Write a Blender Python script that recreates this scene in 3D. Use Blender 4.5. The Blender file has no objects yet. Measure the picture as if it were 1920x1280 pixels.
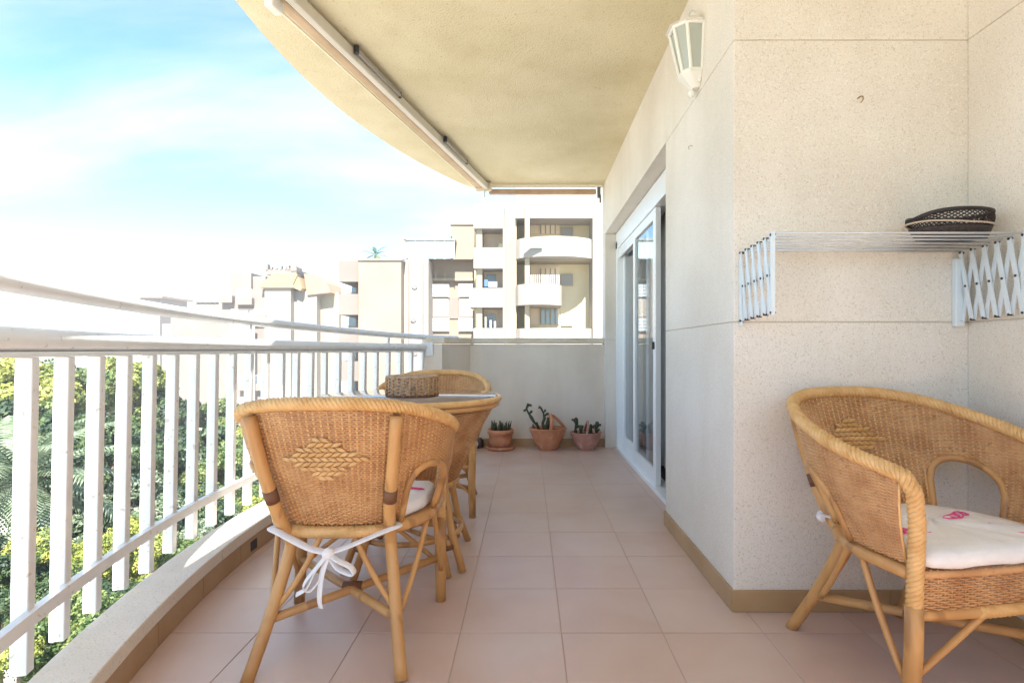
import bpy, math, random
import numpy as np
from mathutils import Vector, Matrix
random.seed(7); rng = np.random.default_rng(7)
R = math.radians
C = bpy.context.scene.collection
S = bpy.context.scene

# ------------------------------------------------------------------ camera
H = 0.93; FPX = 1025.0; CX = 990.0; CY = 656.0
cam = bpy.data.cameras.new('camera'); camo = bpy.data.objects.new('camera', cam); C.objects.link(camo)
camo.location = (0, 0, H); camo.rotation_euler = (R(90), 0, 0)
cam.sensor_width = 36; cam.lens = FPX / 1920 * 36
cam.shift_x = -(CX - 960) / 1920; cam.shift_y = (CY - 640) / 1920
cam.clip_start = 0.05; cam.clip_end = 4000
S.camera = camo
# ------------------------------------------------------------------ sky, sun, exposure
SUN_EL, SUN_ROT = R(50), R(173)
w = bpy.data.worlds.new('World'); S.world = w; w.use_nodes = True
nt = w.node_tree; nt.nodes.clear()
def wn(t, **k):
    n = nt.nodes.new(t)
    for a, b in k.items(): setattr(n, a, b)
    return n
def wl(a, b): nt.links.new(a, b)
sky = wn('ShaderNodeTexSky', sky_type='NISHITA', sun_disc=False, sun_elevation=SUN_EL, sun_rotation=SUN_ROT, altitude=0, air_density=1.0, dust_density=0.2, ozone_density=1.0)
tc = wn('ShaderNodeTexCoord'); sep = wn('ShaderNodeSeparateXYZ'); wl(tc.outputs['Generated'], sep.inputs[0])
za = wn('ShaderNodeMath', operation='ADD'); wl(sep.outputs[2], za.inputs[0]); za.inputs[1].default_value = 0.12
zm = wn('ShaderNodeMath', operation='MAXIMUM'); wl(za.outputs[0], zm.inputs[0]); zm.inputs[1].default_value = 0.05
dx = wn('ShaderNodeMath', operation='DIVIDE'); wl(sep.outputs[0], dx.inputs[0]); wl(zm.outputs[0], dx.inputs[1])
dy = wn('ShaderNodeMath', operation='DIVIDE'); wl(sep.outputs[1], dy.inputs[0]); wl(zm.outputs[0], dy.inputs[1])
cmb = wn('ShaderNodeCombineXYZ'); wl(dx.outputs[0], cmb.inputs[0]); wl(dy.outputs[0], cmb.inputs[1])
mp = wn('ShaderNodeMapping'); wl(cmb.outputs[0], mp.inputs[0]); mp.inputs['Scale'].default_value = (0.42, 0.95, 1); mp.inputs['Rotation'].default_value = (0, 0, R(14)); mp.inputs['Location'].default_value = (9.13, 8.45, 0)
ns = wn('ShaderNodeTexNoise'); ns.inputs['Scale'].default_value = 1.15; ns.inputs['Detail'].default_value = 7; ns.inputs['Roughness'].default_value = 0.55; ns.inputs['Distortion'].default_value = 0.6
wl(mp.outputs[0], ns.inputs['Vector'])
rp = wn('ShaderNodeValToRGB'); rp.color_ramp.elements[0].position = 0.42; rp.color_ramp.elements[1].position = 0.70; rp.color_ramp.interpolation = 'EASE'
wl(ns.outputs['Fac'], rp.inputs[0])
cm = wn('ShaderNodeMath', operation='MULTIPLY'); wl(rp.outputs['Color'], cm.inputs[0]); cm.inputs[1].default_value = 0.9
mx = wn('ShaderNodeMix', data_type='RGBA'); wl(cm.outputs[0], mx.inputs[0]); tn = wn('ShaderNodeMix', data_type='RGBA', blend_type='MULTIPLY'); tn.inputs[0].default_value = 1; tn.inputs[7].default_value = (.62, .82, .90, 1); wl(sky.outputs[0], tn.inputs[6]); wl(tn.outputs[2], mx.inputs[6]); mx.inputs[7].default_value = (2.5, 2.75, 2.85, 1)
bg = wn('ShaderNodeBackground'); bg.inputs['Strength'].default_value = 0.082; wl(mx.outputs[2], bg.inputs[0])
wo = wn('ShaderNodeOutputWorld'); wl(bg.outputs[0], wo.inputs[0])
sl = bpy.data.lights.new('sun', 'SUN'); sl.energy = 4.0; sl.angle = R(0.6); sl.color = (1.0, 0.93, 0.82)
so = bpy.data.objects.new('sun', sl); C.objects.link(so)
sd = Vector((math.sin(SUN_ROT) * math.cos(SUN_EL), math.cos(SUN_ROT) * math.cos(SUN_EL), math.sin(SUN_EL)))
so.rotation_euler = sd.to_track_quat('Z', 'Y').to_euler(); so.location = (0, -20, 30)
S.view_settings.view_transform = 'Standard'; S.view_settings.look = 'None'; S.view_settings.gamma = 1
S.view_settings.use_curve_mapping = False; S.view_settings.exposure = 2.47
S.render.engine = 'CYCLES'; S.cycles.max_bounces = 10; S.cycles.diffuse_bounces = 6; S.cycles.transparent_max_bounces = 12

# ------------------------------------------------------------------ mesh helpers
class MB:
    def __init__(s): s.v = []; s.f = []
    def n(s): return len(s.v)
    def add(s, vs, fs):
        b = len(s.v); s.v += [tuple(p) for p in vs]; s.f += [tuple(b + i for i in f) for f in fs]; return s
    def box(s, x0, x1, y0, y1, z0, z1, M=None):
        vs = [Vector(p) for p in ((x0,y0,z0),(x1,y0,z0),(x1,y1,z0),(x0,y1,z0),(x0,y0,z1),(x1,y0,z1),(x1,y1,z1),(x0,y1,z1))]
        if M: vs = [M @ p for p in vs]
        return s.add(vs, [(0,3,2,1),(4,5,6,7),(0,1,5,4),(1,2,6,5),(2,3,7,6),(3,0,4,7)])
    def beam(s, a, b, wd, ht, up=Vector((0,0,1))):
        a, b = Vector(a), Vector(b); t = (b - a).normalized(); sx = t.cross(up).normalized(); uz = sx.cross(t)
        vs = []
        for p in (a, b):
            for i, j in ((-1,-1),(1,-1),(1,1),(-1,1)): vs.append(p + sx * (i * wd / 2) + uz * (j * ht / 2))
        return s.add(vs, [(0,3,2,1),(4,5,6,7),(0,1,5,4),(1,2,6,5),(2,3,7,6),(3,0,4,7)])
    def tube(s, pts, r, k=8, caps=True, sq=1.0):
        pts = [Vector(p) for p in pts]; n = len(pts)
        rs = r if isinstance(r, (list, tuple)) else [r] * n
        t0 = (pts[1] - pts[0]).normalized(); a = Vector((0,0,1)) if abs(t0.z) < .9 else Vector((1,0,0))
        nn = t0.cross(a).normalized(); b = s.n(); vs = []
        for i in range(n):
            t = (pts[min(i+1,n-1)] - pts[max(i-1,0)])
            t = t.normalized() if t.length > 1e-9 else t0
            nn = (nn - t * nn.dot(t)).normalized(); bb = t.cross(nn)
            for j in range(k):
                an = 2 * math.pi * j / k
                vs.append(pts[i] + (nn * math.cos(an) + bb * math.sin(an) * sq) * rs[i])
        fs = []
        for i in range(n-1):
            for j in range(k):
                j2 = (j+1) % k; fs.append((i*k+j, i*k+j2, (i+1)*k+j2, (i+1)*k+j))
        if caps: fs.append(tuple(range(k-1,-1,-1))); fs.append(tuple((n-1)*k+j for j in range(k)))
        return s.add(vs, fs)
    def lathe(s, prof, k=32, c=(0,0,0), sx=1, sy=1, arc=None):
        vs = []; fs = []; m = len(prof)
        for j in range(k):
            a = 2*math.pi*j/k
            for r, z in prof: vs.append((c[0]+r*math.cos(a)*sx, c[1]+r*math.sin(a)*sy, c[2]+z))
        for j in range(k):
            j2 = (j+1) % k
            for i in range(m-1): fs.append((j*m+i, j2*m+i, j2*m+i+1, j*m+i+1))
        return s.add(vs, fs)
    def prism(s, poly, z0, z1):
        n = len(poly)
        vs = [(x,y,z0) for x,y in poly] + [(x,y,z1) for x,y in poly]
        return s.add(vs, [tuple(range(n-1,-1,-1)), tuple(range(n,2*n))] + [(i,(i+1)%n,n+(i+1)%n,n+i) for i in range(n)])
    def build(s, name, mat, parent=None, smooth=False, loc=None, bevel=0, seg=2):
        me = bpy.data.meshes.new(name); o = Vector(loc) if loc is not None else Vector((0,0,0))
        me.from_pydata([tuple(Vector(p) - o) for p in s.v], [], s.f); me.update()
        if mat: me.materials.append(mat)
        return link(name, me, parent, smooth, o, bevel, seg)
def link(name, me, parent=None, smooth=False, o=(0,0,0), bevel=0, seg=2):
    ob = bpy.data.objects.new(name, me); C.objects.link(ob); ob.location = o
    if parent:
        ob.parent = parent
    if smooth:
        me.polygons.foreach_set('use_smooth', [True]*len(me.polygons))
    if bevel:
        m = ob.modifiers.new('bevel', 'BEVEL'); m.width = bevel; m.segments = seg; m.limit_method = 'ANGLE'
    return ob
def tag(o, label=None, cat=None, group=None, kind=None):
    if label: o['label'] = label
    if cat: o['category'] = cat
    if group: o['group'] = group
    if kind: o['kind'] = kind
    return o
def thing(name, label, cat, loc=(0,0,0), rz=0, group=None):
    o = bpy.data.objects.new(name, None); C.objects.link(o); o.empty_display_size = .1
    o.location = loc; o.rotation_euler = (0,0,rz); return tag(o, label, cat, group)
def copy_tree(o, parent=None):
    c = o.copy(); C.objects.link(c); c.parent = parent
    for ch in [x for x in C.objects if x.parent == o]: copy_tree(ch, c)
    return c

# ------------------------------------------------------------------ materials
MAT = {}
def mat(name, col, rough=.6, metal=0, trans=0, coat=0, sheen=0):
    m = bpy.data.materials.new(name); m.use_nodes = True; p = m.node_tree.nodes['Principled BSDF']
    p.inputs['Base Color'].default_value = (*col, 1); p.inputs['Roughness'].default_value = rough
    p.inputs['Metallic'].default_value = metal; p.inputs['Transmission Weight'].default_value = trans
    p.inputs['Coat Weight'].default_value = coat
    MAT[name] = m; return m
def noisy(name, c1, c2, scale=8, rough=.6, bump=.1, bscale=60, detail=5, lo=.35, hi=.65, stretch=(1,1,1), coord='Object', speck=None, coat=0, bdist=.01, fleck2=None, roughvar=None, stain=None):
    m = mat(name, c1, rough, coat=coat); t = m.node_tree; N = t.nodes; L = t.links; p = N['Principled BSDF']
    tcn = N.new('ShaderNodeTexCoord'); mpn = N.new('ShaderNodeMapping'); mpn.inputs['Scale'].default_value = stretch
    L.new(tcn.outputs[coord], mpn.inputs[0])
    n1 = N.new('ShaderNodeTexNoise'); n1.inputs['Scale'].default_value = scale; n1.inputs['Detail'].default_value = detail; L.new(mpn.outputs[0], n1.inputs['Vector'])
    r1 = N.new('ShaderNodeMapRange'); r1.inputs[1].default_value = lo; r1.inputs[2].default_value = hi; L.new(n1.outputs['Fac'], r1.inputs[0])
    mxn = N.new('ShaderNodeMix'); mxn.data_type = 'RGBA'; mxn.inputs[6].default_value = (*c1,1); mxn.inputs[7].default_value = (*c2,1); L.new(r1.outputs[0], mxn.inputs[0])
    col = mxn.outputs[2]
    if stain:
        m3 = N.new('ShaderNodeMapping'); m3.inputs['Scale'].default_value = stain[0]; L.new(tcn.outputs[coord], m3.inputs[0])
        v = N.new('ShaderNodeTexNoise'); v.inputs['Scale'].default_value = 2.0; v.inputs['Detail'].default_value = 6; v.inputs['Roughness'].default_value = .6; L.new(m3.outputs[0], v.inputs['Vector'])
        rr = N.new('ShaderNodeMapRange'); rr.inputs[1].default_value = stain[1]; rr.inputs[2].default_value = stain[1]+.22; rr.inputs[4].default_value = stain[3]; L.new(v.outputs['Fac'], rr.inputs[0])
        mm = N.new('ShaderNodeMix'); mm.data_type = 'RGBA'; L.new(rr.outputs[0], mm.inputs[0]); L.new(col, mm.inputs[6]); mm.inputs[7].default_value = (*stain[2],1); col = mm.outputs[2]
    for sp in (speck, fleck2):
        if not sp: continue
        sc, thr, cc, amt = sp
        v = N.new('ShaderNodeTexNoise'); v.inputs['Scale'].default_value = sc; v.inputs['Detail'].default_value = 1.5; L.new(mpn.outputs[0], v.inputs['Vector'])
        rr = N.new('ShaderNodeMapRange'); rr.inputs[1].default_value = thr; rr.inputs[2].default_value = thr + .06; rr.inputs[4].default_value = amt; L.new(v.outputs['Fac'], rr.inputs[0])
        mm = N.new('ShaderNodeMix'); mm.data_type = 'RGBA'; L.new(rr.outputs[0], mm.inputs[0]); L.new(col, mm.inputs[6]); mm.inputs[7].default_value = (*cc,1); col = mm.outputs[2]
    L.new(col, p.inputs['Base Color'])
    if roughvar:
        n3 = N.new('ShaderNodeTexNoise'); n3.inputs['Scale'].default_value = 3.5; n3.inputs['Detail'].default_value = 6; n3.inputs['Distortion'].default_value = .3; L.new(mpn.outputs[0], n3.inputs['Vector'])
        r3 = N.new('ShaderNodeMapRange'); r3.inputs[1].default_value = .35; r3.inputs[2].default_value = .65; r3.inputs[3].default_value = roughvar[0]; r3.inputs[4].default_value = roughvar[1]; L.new(n3.outputs['Fac'], r3.inputs[0]); L.new(r3.outputs[0], p.inputs['Roughness'])
    if bump:
        n2 = N.new('ShaderNodeTexNoise'); n2.inputs['Scale'].default_value = bscale; n2.inputs['Detail'].default_value = 4; L.new(mpn.outputs[0], n2.inputs['Vector'])
        b = N.new('ShaderNodeBump'); b.inputs['Strength'].default_value = bump; b.inputs['Distance'].default_value = bdist; L.new(n2.outputs['Fac'], b.inputs['Height']); L.new(b.outputs[0], p.inputs['Normal'])
    return m
wallM = noisy('pebbledash_cream', (.71,.655,.58), (.81,.765,.70), 1.7, .85, .35, 260, speck=(230,.60,(.42,.35,.28),.5), fleck2=(190,.61,(.90,.88,.85),.5), bdist=.004, stain=((2.2,2.2,.35),.48,(.58,.51,.41),.24))
jointM = noisy('joint_filler', (.60,.53,.44), (.66,.59,.50), 8, .9, .1, 60)
ceilM = noisy('ceiling_plaster', (.67,.60,.40), (.77,.70,.50), 1.8, .9, .6, 120, bdist=.01, speck=(60,.66,(.45,.34,.19),.4), stain=((1,1,1),.50,(.55,.44,.24),.40))
renderM = noisy('smooth_render', (.71,.63,.545), (.77,.70,.62), 2.5, .85, .25, 140, speck=(200,.63,(.5,.42,.33),.35), bdist=.004, stain=((2.0,2.0,.5),.48,(.56,.47,.37),.35))
trimM = noisy('cream_stone', (.66,.58,.46), (.74,.67,.56), 6, .8, .3, 150, speck=(160,.62,(.40,.33,.25),.6))
kerbM = noisy('kerb_terrazzo', (.74,.69,.61), (.82,.77,.70), 6, .8, .3, 150, speck=(150,.61,(.50,.42,.34),.5))
skirtM = noisy('ochre_tile', (.40,.255,.125), (.47,.31,.165), 5, .4, .05, 40)
groutM = noisy('grout', (.50,.385,.325), (.55,.43,.37), 10, .9, .2, 80)
tileMs = [noisy('clay_tile_%s' % a, c1, c2, 4, .33, .035, 18, lo=.3, hi=.7, coord='Object', speck=(2.2,.50,(.66,.55,.50),.25), roughvar=(.29,.35), stain=((1.3,2.2,1),.50,(.50,.37,.31),.2)) for a, c1, c2 in (
    ('plain', (.58,.415,.34), (.63,.465,.39)), ('light', (.595,.43,.355), (.645,.48,.405)), ('deep', (.565,.395,.32), (.615,.445,.375)))]
whiteM = noisy('white_paint', (.74,.76,.78), (.80,.82,.84), 12, .35, .05, 60, speck=(48,.66,(.48,.40,.30),.55))
aluM = mat('white_aluminium', (.86,.89,.91), .3)
steelM = mat('grey_wire', (.62,.65,.68), .35, .3)
rodM = mat('airer_plastic', (.66,.74,.80), .4)
darkM = mat('dark_metal', (.04,.04,.045), .5, .3)
rattanM = noisy('rattan_pole', (.50,.25,.085), (.63,.355,.135), 9, .38, .12, 40, stretch=(1,1,.35), speck=(16,.60,(.27,.12,.04),.6))
wickM = noisy('woven_cane', (.49,.235,.095), (.66,.375,.175), 14, .45, .15, 200, speck=(70,.64,(.25,.11,.04),.45))
wickLM = noisy('pale_cane', (.62,.35,.125), (.75,.47,.20), 30, .4, .1, 120)
bindM = mat('dark_binding', (.17,.075,.035), .6)
glassM = mat('door_glass', (.82,.88,.90), .02, 0, 1.0); 
glassM.node_tree.nodes['Principled BSDF'].inputs['IOR'].default_value = 1.3
reflM = noisy('reflection_beige', (.50,.46,.42), (.60,.56,.52), 14, .9, .2, 30, stretch=(8,8,.3))  # colour of the wall's reflection in the door glass
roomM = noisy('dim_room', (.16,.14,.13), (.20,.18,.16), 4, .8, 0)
clothM = noisy('white_cotton', (.80,.80,.82), (.86,.86,.88), 14, .9, .35, 26, bdist=.02)
pinkM = mat('pink_print', (.78,.10,.30), .9)
terraM = noisy('terracotta', (.52,.20,.10), (.62,.28,.16), 12, .75, .1, 60, speck=(25,.64,(.66,.42,.32),.5))
terra2M = noisy('rosy_terracotta', (.44,.20,.15), (.54,.28,.22), 12, .75, .1, 60, speck=(25,.62,(.62,.45,.40),.5))
soilM = noisy('potting_soil', (.05,.035,.025), (.09,.065,.045), 60, .95, .5, 90)
cactM = noisy('cactus_green', (.035,.05,.028), (.075,.09,.045), 50, .7, .3, 90, speck=(90,.62,(.22,.16,.08),.5))
blackwM = noisy('dark_brown_weave', (.018,.012,.012), (.045,.03,.028), 80, .5, .5, 160)
cordM = mat('beige_cord', (.55,.44,.34), .7)
lampM = mat('lamp_white_enamel', (.80,.79,.74), .35)
frostM = mat('frosted_glass', (.42,.46,.42), .25, coat=.4)
boxwM = noisy('brown_table_basket', (.42,.27,.16), (.56,.38,.24), 60, .6, .3, 150, speck=(50,.60,(.14,.08,.05),.6))
fabricM = noisy('rolled_awning_fabric', (.52,.39,.26), (.60,.46,.32), 8, .85, .2, 120, stretch=(1,1,1))
tabletopM = mat('table_glass', (.26,.20,.18), .10, coat=.6)

# ------------------------------------------------------------------ plan of the balcony
YF = 5.28                     # far parapet, inner face
WX = 0.734                    # side wall face
PY = 1.95                     # pier front face
NX = 1.568                    # wall of the nook
ZC = 2.53                     # ceiling
def arc(y, off=0.0):          # outer edge of kerb; off moves it inwards
    yy = max(y, 0.6)
    return -1.42 + .105 * (yy - 2.7) ** 2 + off
def arcpts(y0, y1, off=0.0, step=.12):
    n = max(2, int(abs(y1 - y0) / step) + 1)
    return [(arc(y0 + (y1-y0)*i/(n-1), off), y0 + (y1-y0)*i/(n-1)) for i in range(n)]

# floor
fl = MB(); fl.prism([(NX, -1.0), (NX, PY), (WX+.2, PY), (WX+.2, YF+.1)] + arcpts(YF+.1, -1.0, .02), -.18, -.0022)
floor = fl.build('floor', groutM); tag(floor, kind='structure')
T = .333; G = .0028; cnt = 0
for iy in range(-8, 12):
    y0 = 1.80 + iy*T; y1 = y0 + T
    if y1 < -.9 or y0 > YF: continue
    ya, yb = max(y0, -.95)+G/2, min(y1, YF)-G/2
    for ix in range(-5, 6):
        x0 = .11 + ix*T; x1 = x0 + T
        xa, xb = x0+G/2, x1-G/2
        lim = NX if ya < PY-.1 else WX+.18
        if xa > lim: continue
        xb = min(xb, lim)
        L = [(max(xa, arc(y, .06)), y) for y in np.linspace(ya, yb, 4)]
        if L[0][0] >= xb-.01 or L[-1][0] >= xb-.01: continue
        poly = [(xa, ya), (xb, ya), (xb, yb), (xa, yb)] if xa > arc(ya, .06) and xa > arc(yb, .06) else [(xb, ya), (xb, yb)] + L[::-1]
        c = (sum(p[0] for p in poly)/len(poly), sum(p[1] for p in poly)/len(poly), 0)
        dz = random.uniform(-.0004, .0004)
        mb = MB().prism(poly, -.0021, 0 + dz)
        o = mb.build('tile', random.choice(tileMs), floor, bevel=.0008, seg=1); cnt += 1

# ceiling slab with its curved edge
def sedge(y):
    yy = max(y, .9); return -1.345 + .107*(yy-2.7)**2
pl = [(NX+.3, -1.2), (NX+.3, 5.40)] + [(sedge(y), y) for y in np.linspace(5.40, -1.2, 46)]
ce = MB().prism(pl, ZC, ZC+.28).build('ceiling', ceilM); tag(ce, kind='structure')

# ------------------------------------------------------------------ house wall: panels parted by recessed joints
JZ = [-.15, 1.03, 2.035, ZC]
gap = .003
wall = thing('house_wall', 'cream pebbledash side wall of the balcony with pier and sliding door recess', 'wall', (WX, 2.4, 0))
def wpart(mb, name, m, **k):
    o = mb.build(name, m, None, **k); o.parent = wall; o.matrix_parent_inverse = Matrix.Translation(wall.location).inverted(); return o
core = MB()
core.box(WX+.005, NX, PY+.005, 2.9, -.15, ZC); core.box(WX+.005, NX+.2, 2.9, 5.40, 2.045, ZC); core.box(WX+.005, NX+.2, 5.210, 5.40, -.15, 2.045)
core.box(NX+.005, NX+.3, -1.0, 2.9, -.15, ZC)
wpart(core, 'backing', jointM)
for i in range(3):
    z0, z1 = JZ[i]+(gap/2 if i else 0), JZ[i+1]-(gap/2 if i < 2 else 0)
    wpart(MB().prism([(WX, PY), (NX+.004, PY), (NX+.004, PY+.3), (WX+.2, PY+.3), (WX+.2, 2.915), (WX, 2.915)], z0, z1), 'wall_panel', wallM, bevel=.002, seg=1)
    wpart(MB().box(NX, NX+.05, -1.0, PY-.0005, z0, z1), 'wall_panel', wallM, bevel=.002, seg=1)
    if i < 2: wpart(MB().box(WX, NX, 5.205, 5.40-.001, z0, z1), 'wall_panel', wallM, bevel=.002, seg=1)
wpart(MB().box(WX, NX, 2.917, 5.398, JZ[2]+gap/2, ZC), 'wall_panel', wallM, bevel=.002, seg=1)
wpart(MB().box(-.9, NX-.001, -1.0, -.88, -.15, 1.04), 'wall_panel', wallM)  # unseen low wall behind the camera, added to block light on the pier
# skirting pieces on pier, pier side, nook wall
sk = .077
def skirts(a, b, nrm, parent_fn):
    a, b = Vector(a), Vector(b); L = (b-a).length; t = (b-a).normalized(); n = max(1, round(L/T)); nv = Vector(nrm)
    for i in range(n):
        p = a + t*(L*i/n + .001); q = a + t*(L*(i+1)/n - .001)
        poly = [tuple(p.xy), tuple(q.xy), tuple((q+nv*.010).xy), tuple((p+nv*.010).xy)]
        if (q-p).cross(nv).z < 0: poly = poly[::-1]
        parent_fn(MB().prism(poly, .0005, sk), 'skirting_tile', skirtM, bevel=.001, seg=1)
skirts((WX-.010, PY-.0005,0), (NX,PY-.0005,0), (0,-1,0), wpart)
skirts((WX-.0005, PY,0), (WX-.0005, 2.915,0), (-1,0,0), wpart)
skirts((NX-.0005, PY-.012,0), (NX-.0005,-1.0,0), (-1,0,0), wpart)

# far parapet
par = thing('parapet_wall', 'low cream end wall with pale stone cap behind the flower pots', 'wall', (.1, YF, 0))
def ppart(mb, name, m, **k):
    o = mb.build(name, m, None, **k); o.parent = par; o.matrix_parent_inverse = Matrix.Translation(par.location).inverted(); return o
YE = 4.87
ip = arcpts(YF, YE, .16); op = arcpts(YE, YF+.15, 0)
xs = [p for p in ip if p[1] <= YF]
ppart(MB().prism([(WX-.001, YF), (WX-.001, YF+.15)] + [p for p in op[::-1]] + xs[::-1], -.15, .985), 'wall_panel', renderM)
cp = [(x+.02, y-.0) for x, y in arcpts(YF, YE, .16)]
ppart(MB().prism([(WX-.002, YF-.02), (WX-.002, YF+.17)] + [(x-.02, y) for x, y in op[::-1]] + [(x, min(y, YF-.02)) for x, y in cp[::-1]], .992, 1.045), 'stone_cap', trimM, bevel=.006)
skirts((arc(YF,.16)+.002, YF-.0005, 0), (WX-.001, YF-.0005, 0), (0,-1,0), ppart)

# kerb along the curved edge
kb = thing('kerb', 'curved cream stone kerb under the white balcony railing', 'kerb', (-1.3, 2.7, 0))
def kpart(mb, name, m, **k):
    o = mb.build(name, m, None, **k); o.parent = kb; o.matrix_parent_inverse = Matrix.Translation(kb.location).inverted(); return o
def strip(y0, y1, o0, o1, z0, z1):
    a = arcpts(y0, y1, o0); b = arcpts(y1, y0, o1)
    return MB().prism((a+b)[::-1], z0, z1)
kpart(strip(-1.0, YE-.002, 0, .150, -.35, .083), 'kerb_base', trimM)
y = -.95; 
while y < YE-.01:
    y2 = min(y+1.05, YE-.003)
    kpart(strip(y, y2-.003, .012, .165, .0835, .132), 'kerb_stone', kerbM, bevel=.004)
    y = y2
y = -.95
while y < YE:
    y2 = min(y+T, YE-.003); kpart(strip(y, y2-.0025, .1505, .160, .0005, .083), 'skirting_tile', skirtM, bevel=.001, seg=1); y = y+T
# small drain opening in the kerb
dr = MB(); dr.box(arc(2.5,.1595), arc(2.5,.1625), 2.47, 2.53, .018, .062); kpart(dr, 'drain_hole', darkM)
# slab face under the kerb outside
MB_s = strip(-1.0, 5.42, -.02, .1, -.62, -.19); so_ = MB_s.build('balcony_slab', trimM); tag(so_, kind='structure')

# ------------------------------------------------------------------ railing
rail = thing('balcony_railing', 'white metal balcony railing with square bars and two long handrails', 'railing', (-1.4, 2.7, .13))
def rpart(mb, name, m=None, **k):
    o = mb.build(name, m or whiteM, None, **k); o.parent = rail; o.matrix_parent_inverse = Matrix.Translation(rail.location).inverted(); return o
def ftan(y):
    v = Vector((arc(y+.01)-arc(y-.01), .02, 0)).normalized(); return v
RO = .004    # bars stand this far inside the outer edge
def railpts(y0, y1, z, off=RO, fz=None, n=160):
    return [(arc(q, off), q, (fz(q) if fz else z)) for q in np.linspace(y0, y1, n)]
rpart(MB().tube(railpts(-.9, 4.90, .955), .030, 16), 'handrail', smooth=True)
def sweep(pts, wd, ht):
    mb = MB(); vs = []; n = len(pts)
    for i in range(n):
        a = Vector(pts[max(i-1,0)]); b = Vector(pts[min(i+1,n-1)]); t = (b-a).normalized(); sx = t.cross(Vector((0,0,1))).normalized()
        for p, q in ((-1,-1),(1,-1),(1,1),(-1,1)): vs.append(Vector(pts[i]) + sx*(p*wd/2) + Vector((0,0,q*ht/2)))
    fs = [(i*4+j, i*4+(j+1)%4, (i+1)*4+(j+1)%4, (i+1)*4+j) for i in range(n-1) for j in range(4)]
    fs += [(3,2,1,0), tuple((n-1)*4+j for j in range(4))]
    return mb.add(vs, fs)
rpart(sweep(railpts(-.9, 4.87, .9185), .045, .012), 'rail_plate')
def ss(t): t = min(1, max(0, t)); return t*t*(3-2*t)
def uz(q): return 1.088 - .012*ss((q-.9)/2.2) - .032*ss((q-2.9)/2.2)
rpart(MB().tube(railpts(-.9, 5.34, 0, RO-.01, uz, 200), .0235, 14), 'upper_rail', smooth=True)
rpart(sweep(railpts(-.9, 4.86, .282, RO+.012), .022, .034), 'lower_rail')
# bars
ys = []; q = 1.332
while q < 4.84:
    ys.append(q); q += .163 / math.sqrt(1 + (.21*(q-2.7))**2)
q = 1.332
pre = []
while q > -.7:
    q -= .163 / math.sqrt(1 + (.21*(max(q,.6)-2.7))**2); pre.append(q)
for i, q in enumerate(ys + pre):
    t = ftan(q); M = Matrix.Translation((arc(q, RO), q, 0)) @ Matrix.Rotation(math.atan2(t.y, t.x) - math.pi/2, 4, 'Z')
    M0 = M; M = M @ Matrix.Translation((0,0,.912)) @ Matrix.Rotation(R(.9), 4, 'Y') @ Matrix.Translation((0,0,-.912))
    post = (i < len(ys) and i % 10 == 4) 
    z0 = .1327 if post else .145
    rpart(MB().box(-.0178, .0178, -.0155, .0155, z0, .912, M), 'post' if post else 'baluster', bevel=.0015, seg=1)
    if i < len(ys) and i in (9, 19): rpart(MB().box(-.009, .009, -.011, .011, .98, uz(q)-.018, M0), 'rail_support')
rpart(MB().box(arc(4.87,-.02), arc(4.87,.08), 4.855, 4.868, .88, 1.0), 'wall_fixing')

# ------------------------------------------------------------------ awning under the ceiling edge
A = Vector((-1.119, 2.05, 2.485)); B = Vector((-.395, 5.20, 2.485))
A = B + (A-B)*1.0
dA = (B-A).normalized(); sA = dA.cross(Vector((0,0,1))).normalized()   # to the right
aw = thing('folding_awning', 'long retracted balcony awning with grey rail and rolled beige fabric under the curved slab', 'awning', tuple(B))
def apart(mb, name, m, par=None, **k):
    o = mb.build(name, m, None, **k); pr = par or aw; o.parent = pr
    o.matrix_parent_inverse = Matrix.Translation(aw.location).inverted() if pr is aw else Matrix.Identity(4)
    return o
off = lambda p, s, z=0: p + sA*s + Vector((0,0,z))
apart(MB().beam(off(A,0), off(B,0), .036, .060), 'front_rail', noisy('awning_grey', (.60,.57,.50),(.66,.63,.57), 5, .4, 0), bevel=.006)
apart(MB().beam(off(A,-.030,-.008), off(B,-.030,-.008), .008, .012), 'rail_groove', mat('awning_trim', (.70,.68,.62), .4))
apart(MB().beam(off(A,-.072,.010), off(B,-.068,.010), .062, .045), 'fabric_roll', fabricM, bevel=.015)
apart(MB().tube([off(A,-.114,-.008), off(B,-.108,-.008)], .0065, 8), 'hem_bar', mat('pale_hem', (.82,.78,.62), .5), smooth=True)
for tt, ln in ((.26, .52), (.647, .50)):
    p = A + (B-A)*tt; q = p + dA*ln
    a_ = apart(MB().beam(off(p,.034,.012), off(q,.027,.012), .016, .022), 'folding_arm', mat('arm_grey', (.36,.34,.31), .4))
    apart(MB().tube([off(p,.034,-.005), off(p,.034,.035)], .014, 10), 'arm_joint', darkM, par=a_)
    apart(MB().tube([off(q,.027,-.003), off(q,.027,.03)], .009, 10), 'arm_joint', darkM, par=a_)
p = off(A + dA*.36, -.080, -.02)
apart(MB().beam(p - dA*.05, p + dA*.03, .045, .085), 'end_plate', lampM, bevel=.008)
apart(MB().beam(off(B,-.03,.0), off(B,-.03)+dA*.03, .15, .085), 'end_plate', trimM, bevel=.006)
apart(MB().tube([off(B,-.02,-.04), off(B,-.02,-.105)], .007, 8), 'crank_eye', steelM)

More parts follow.
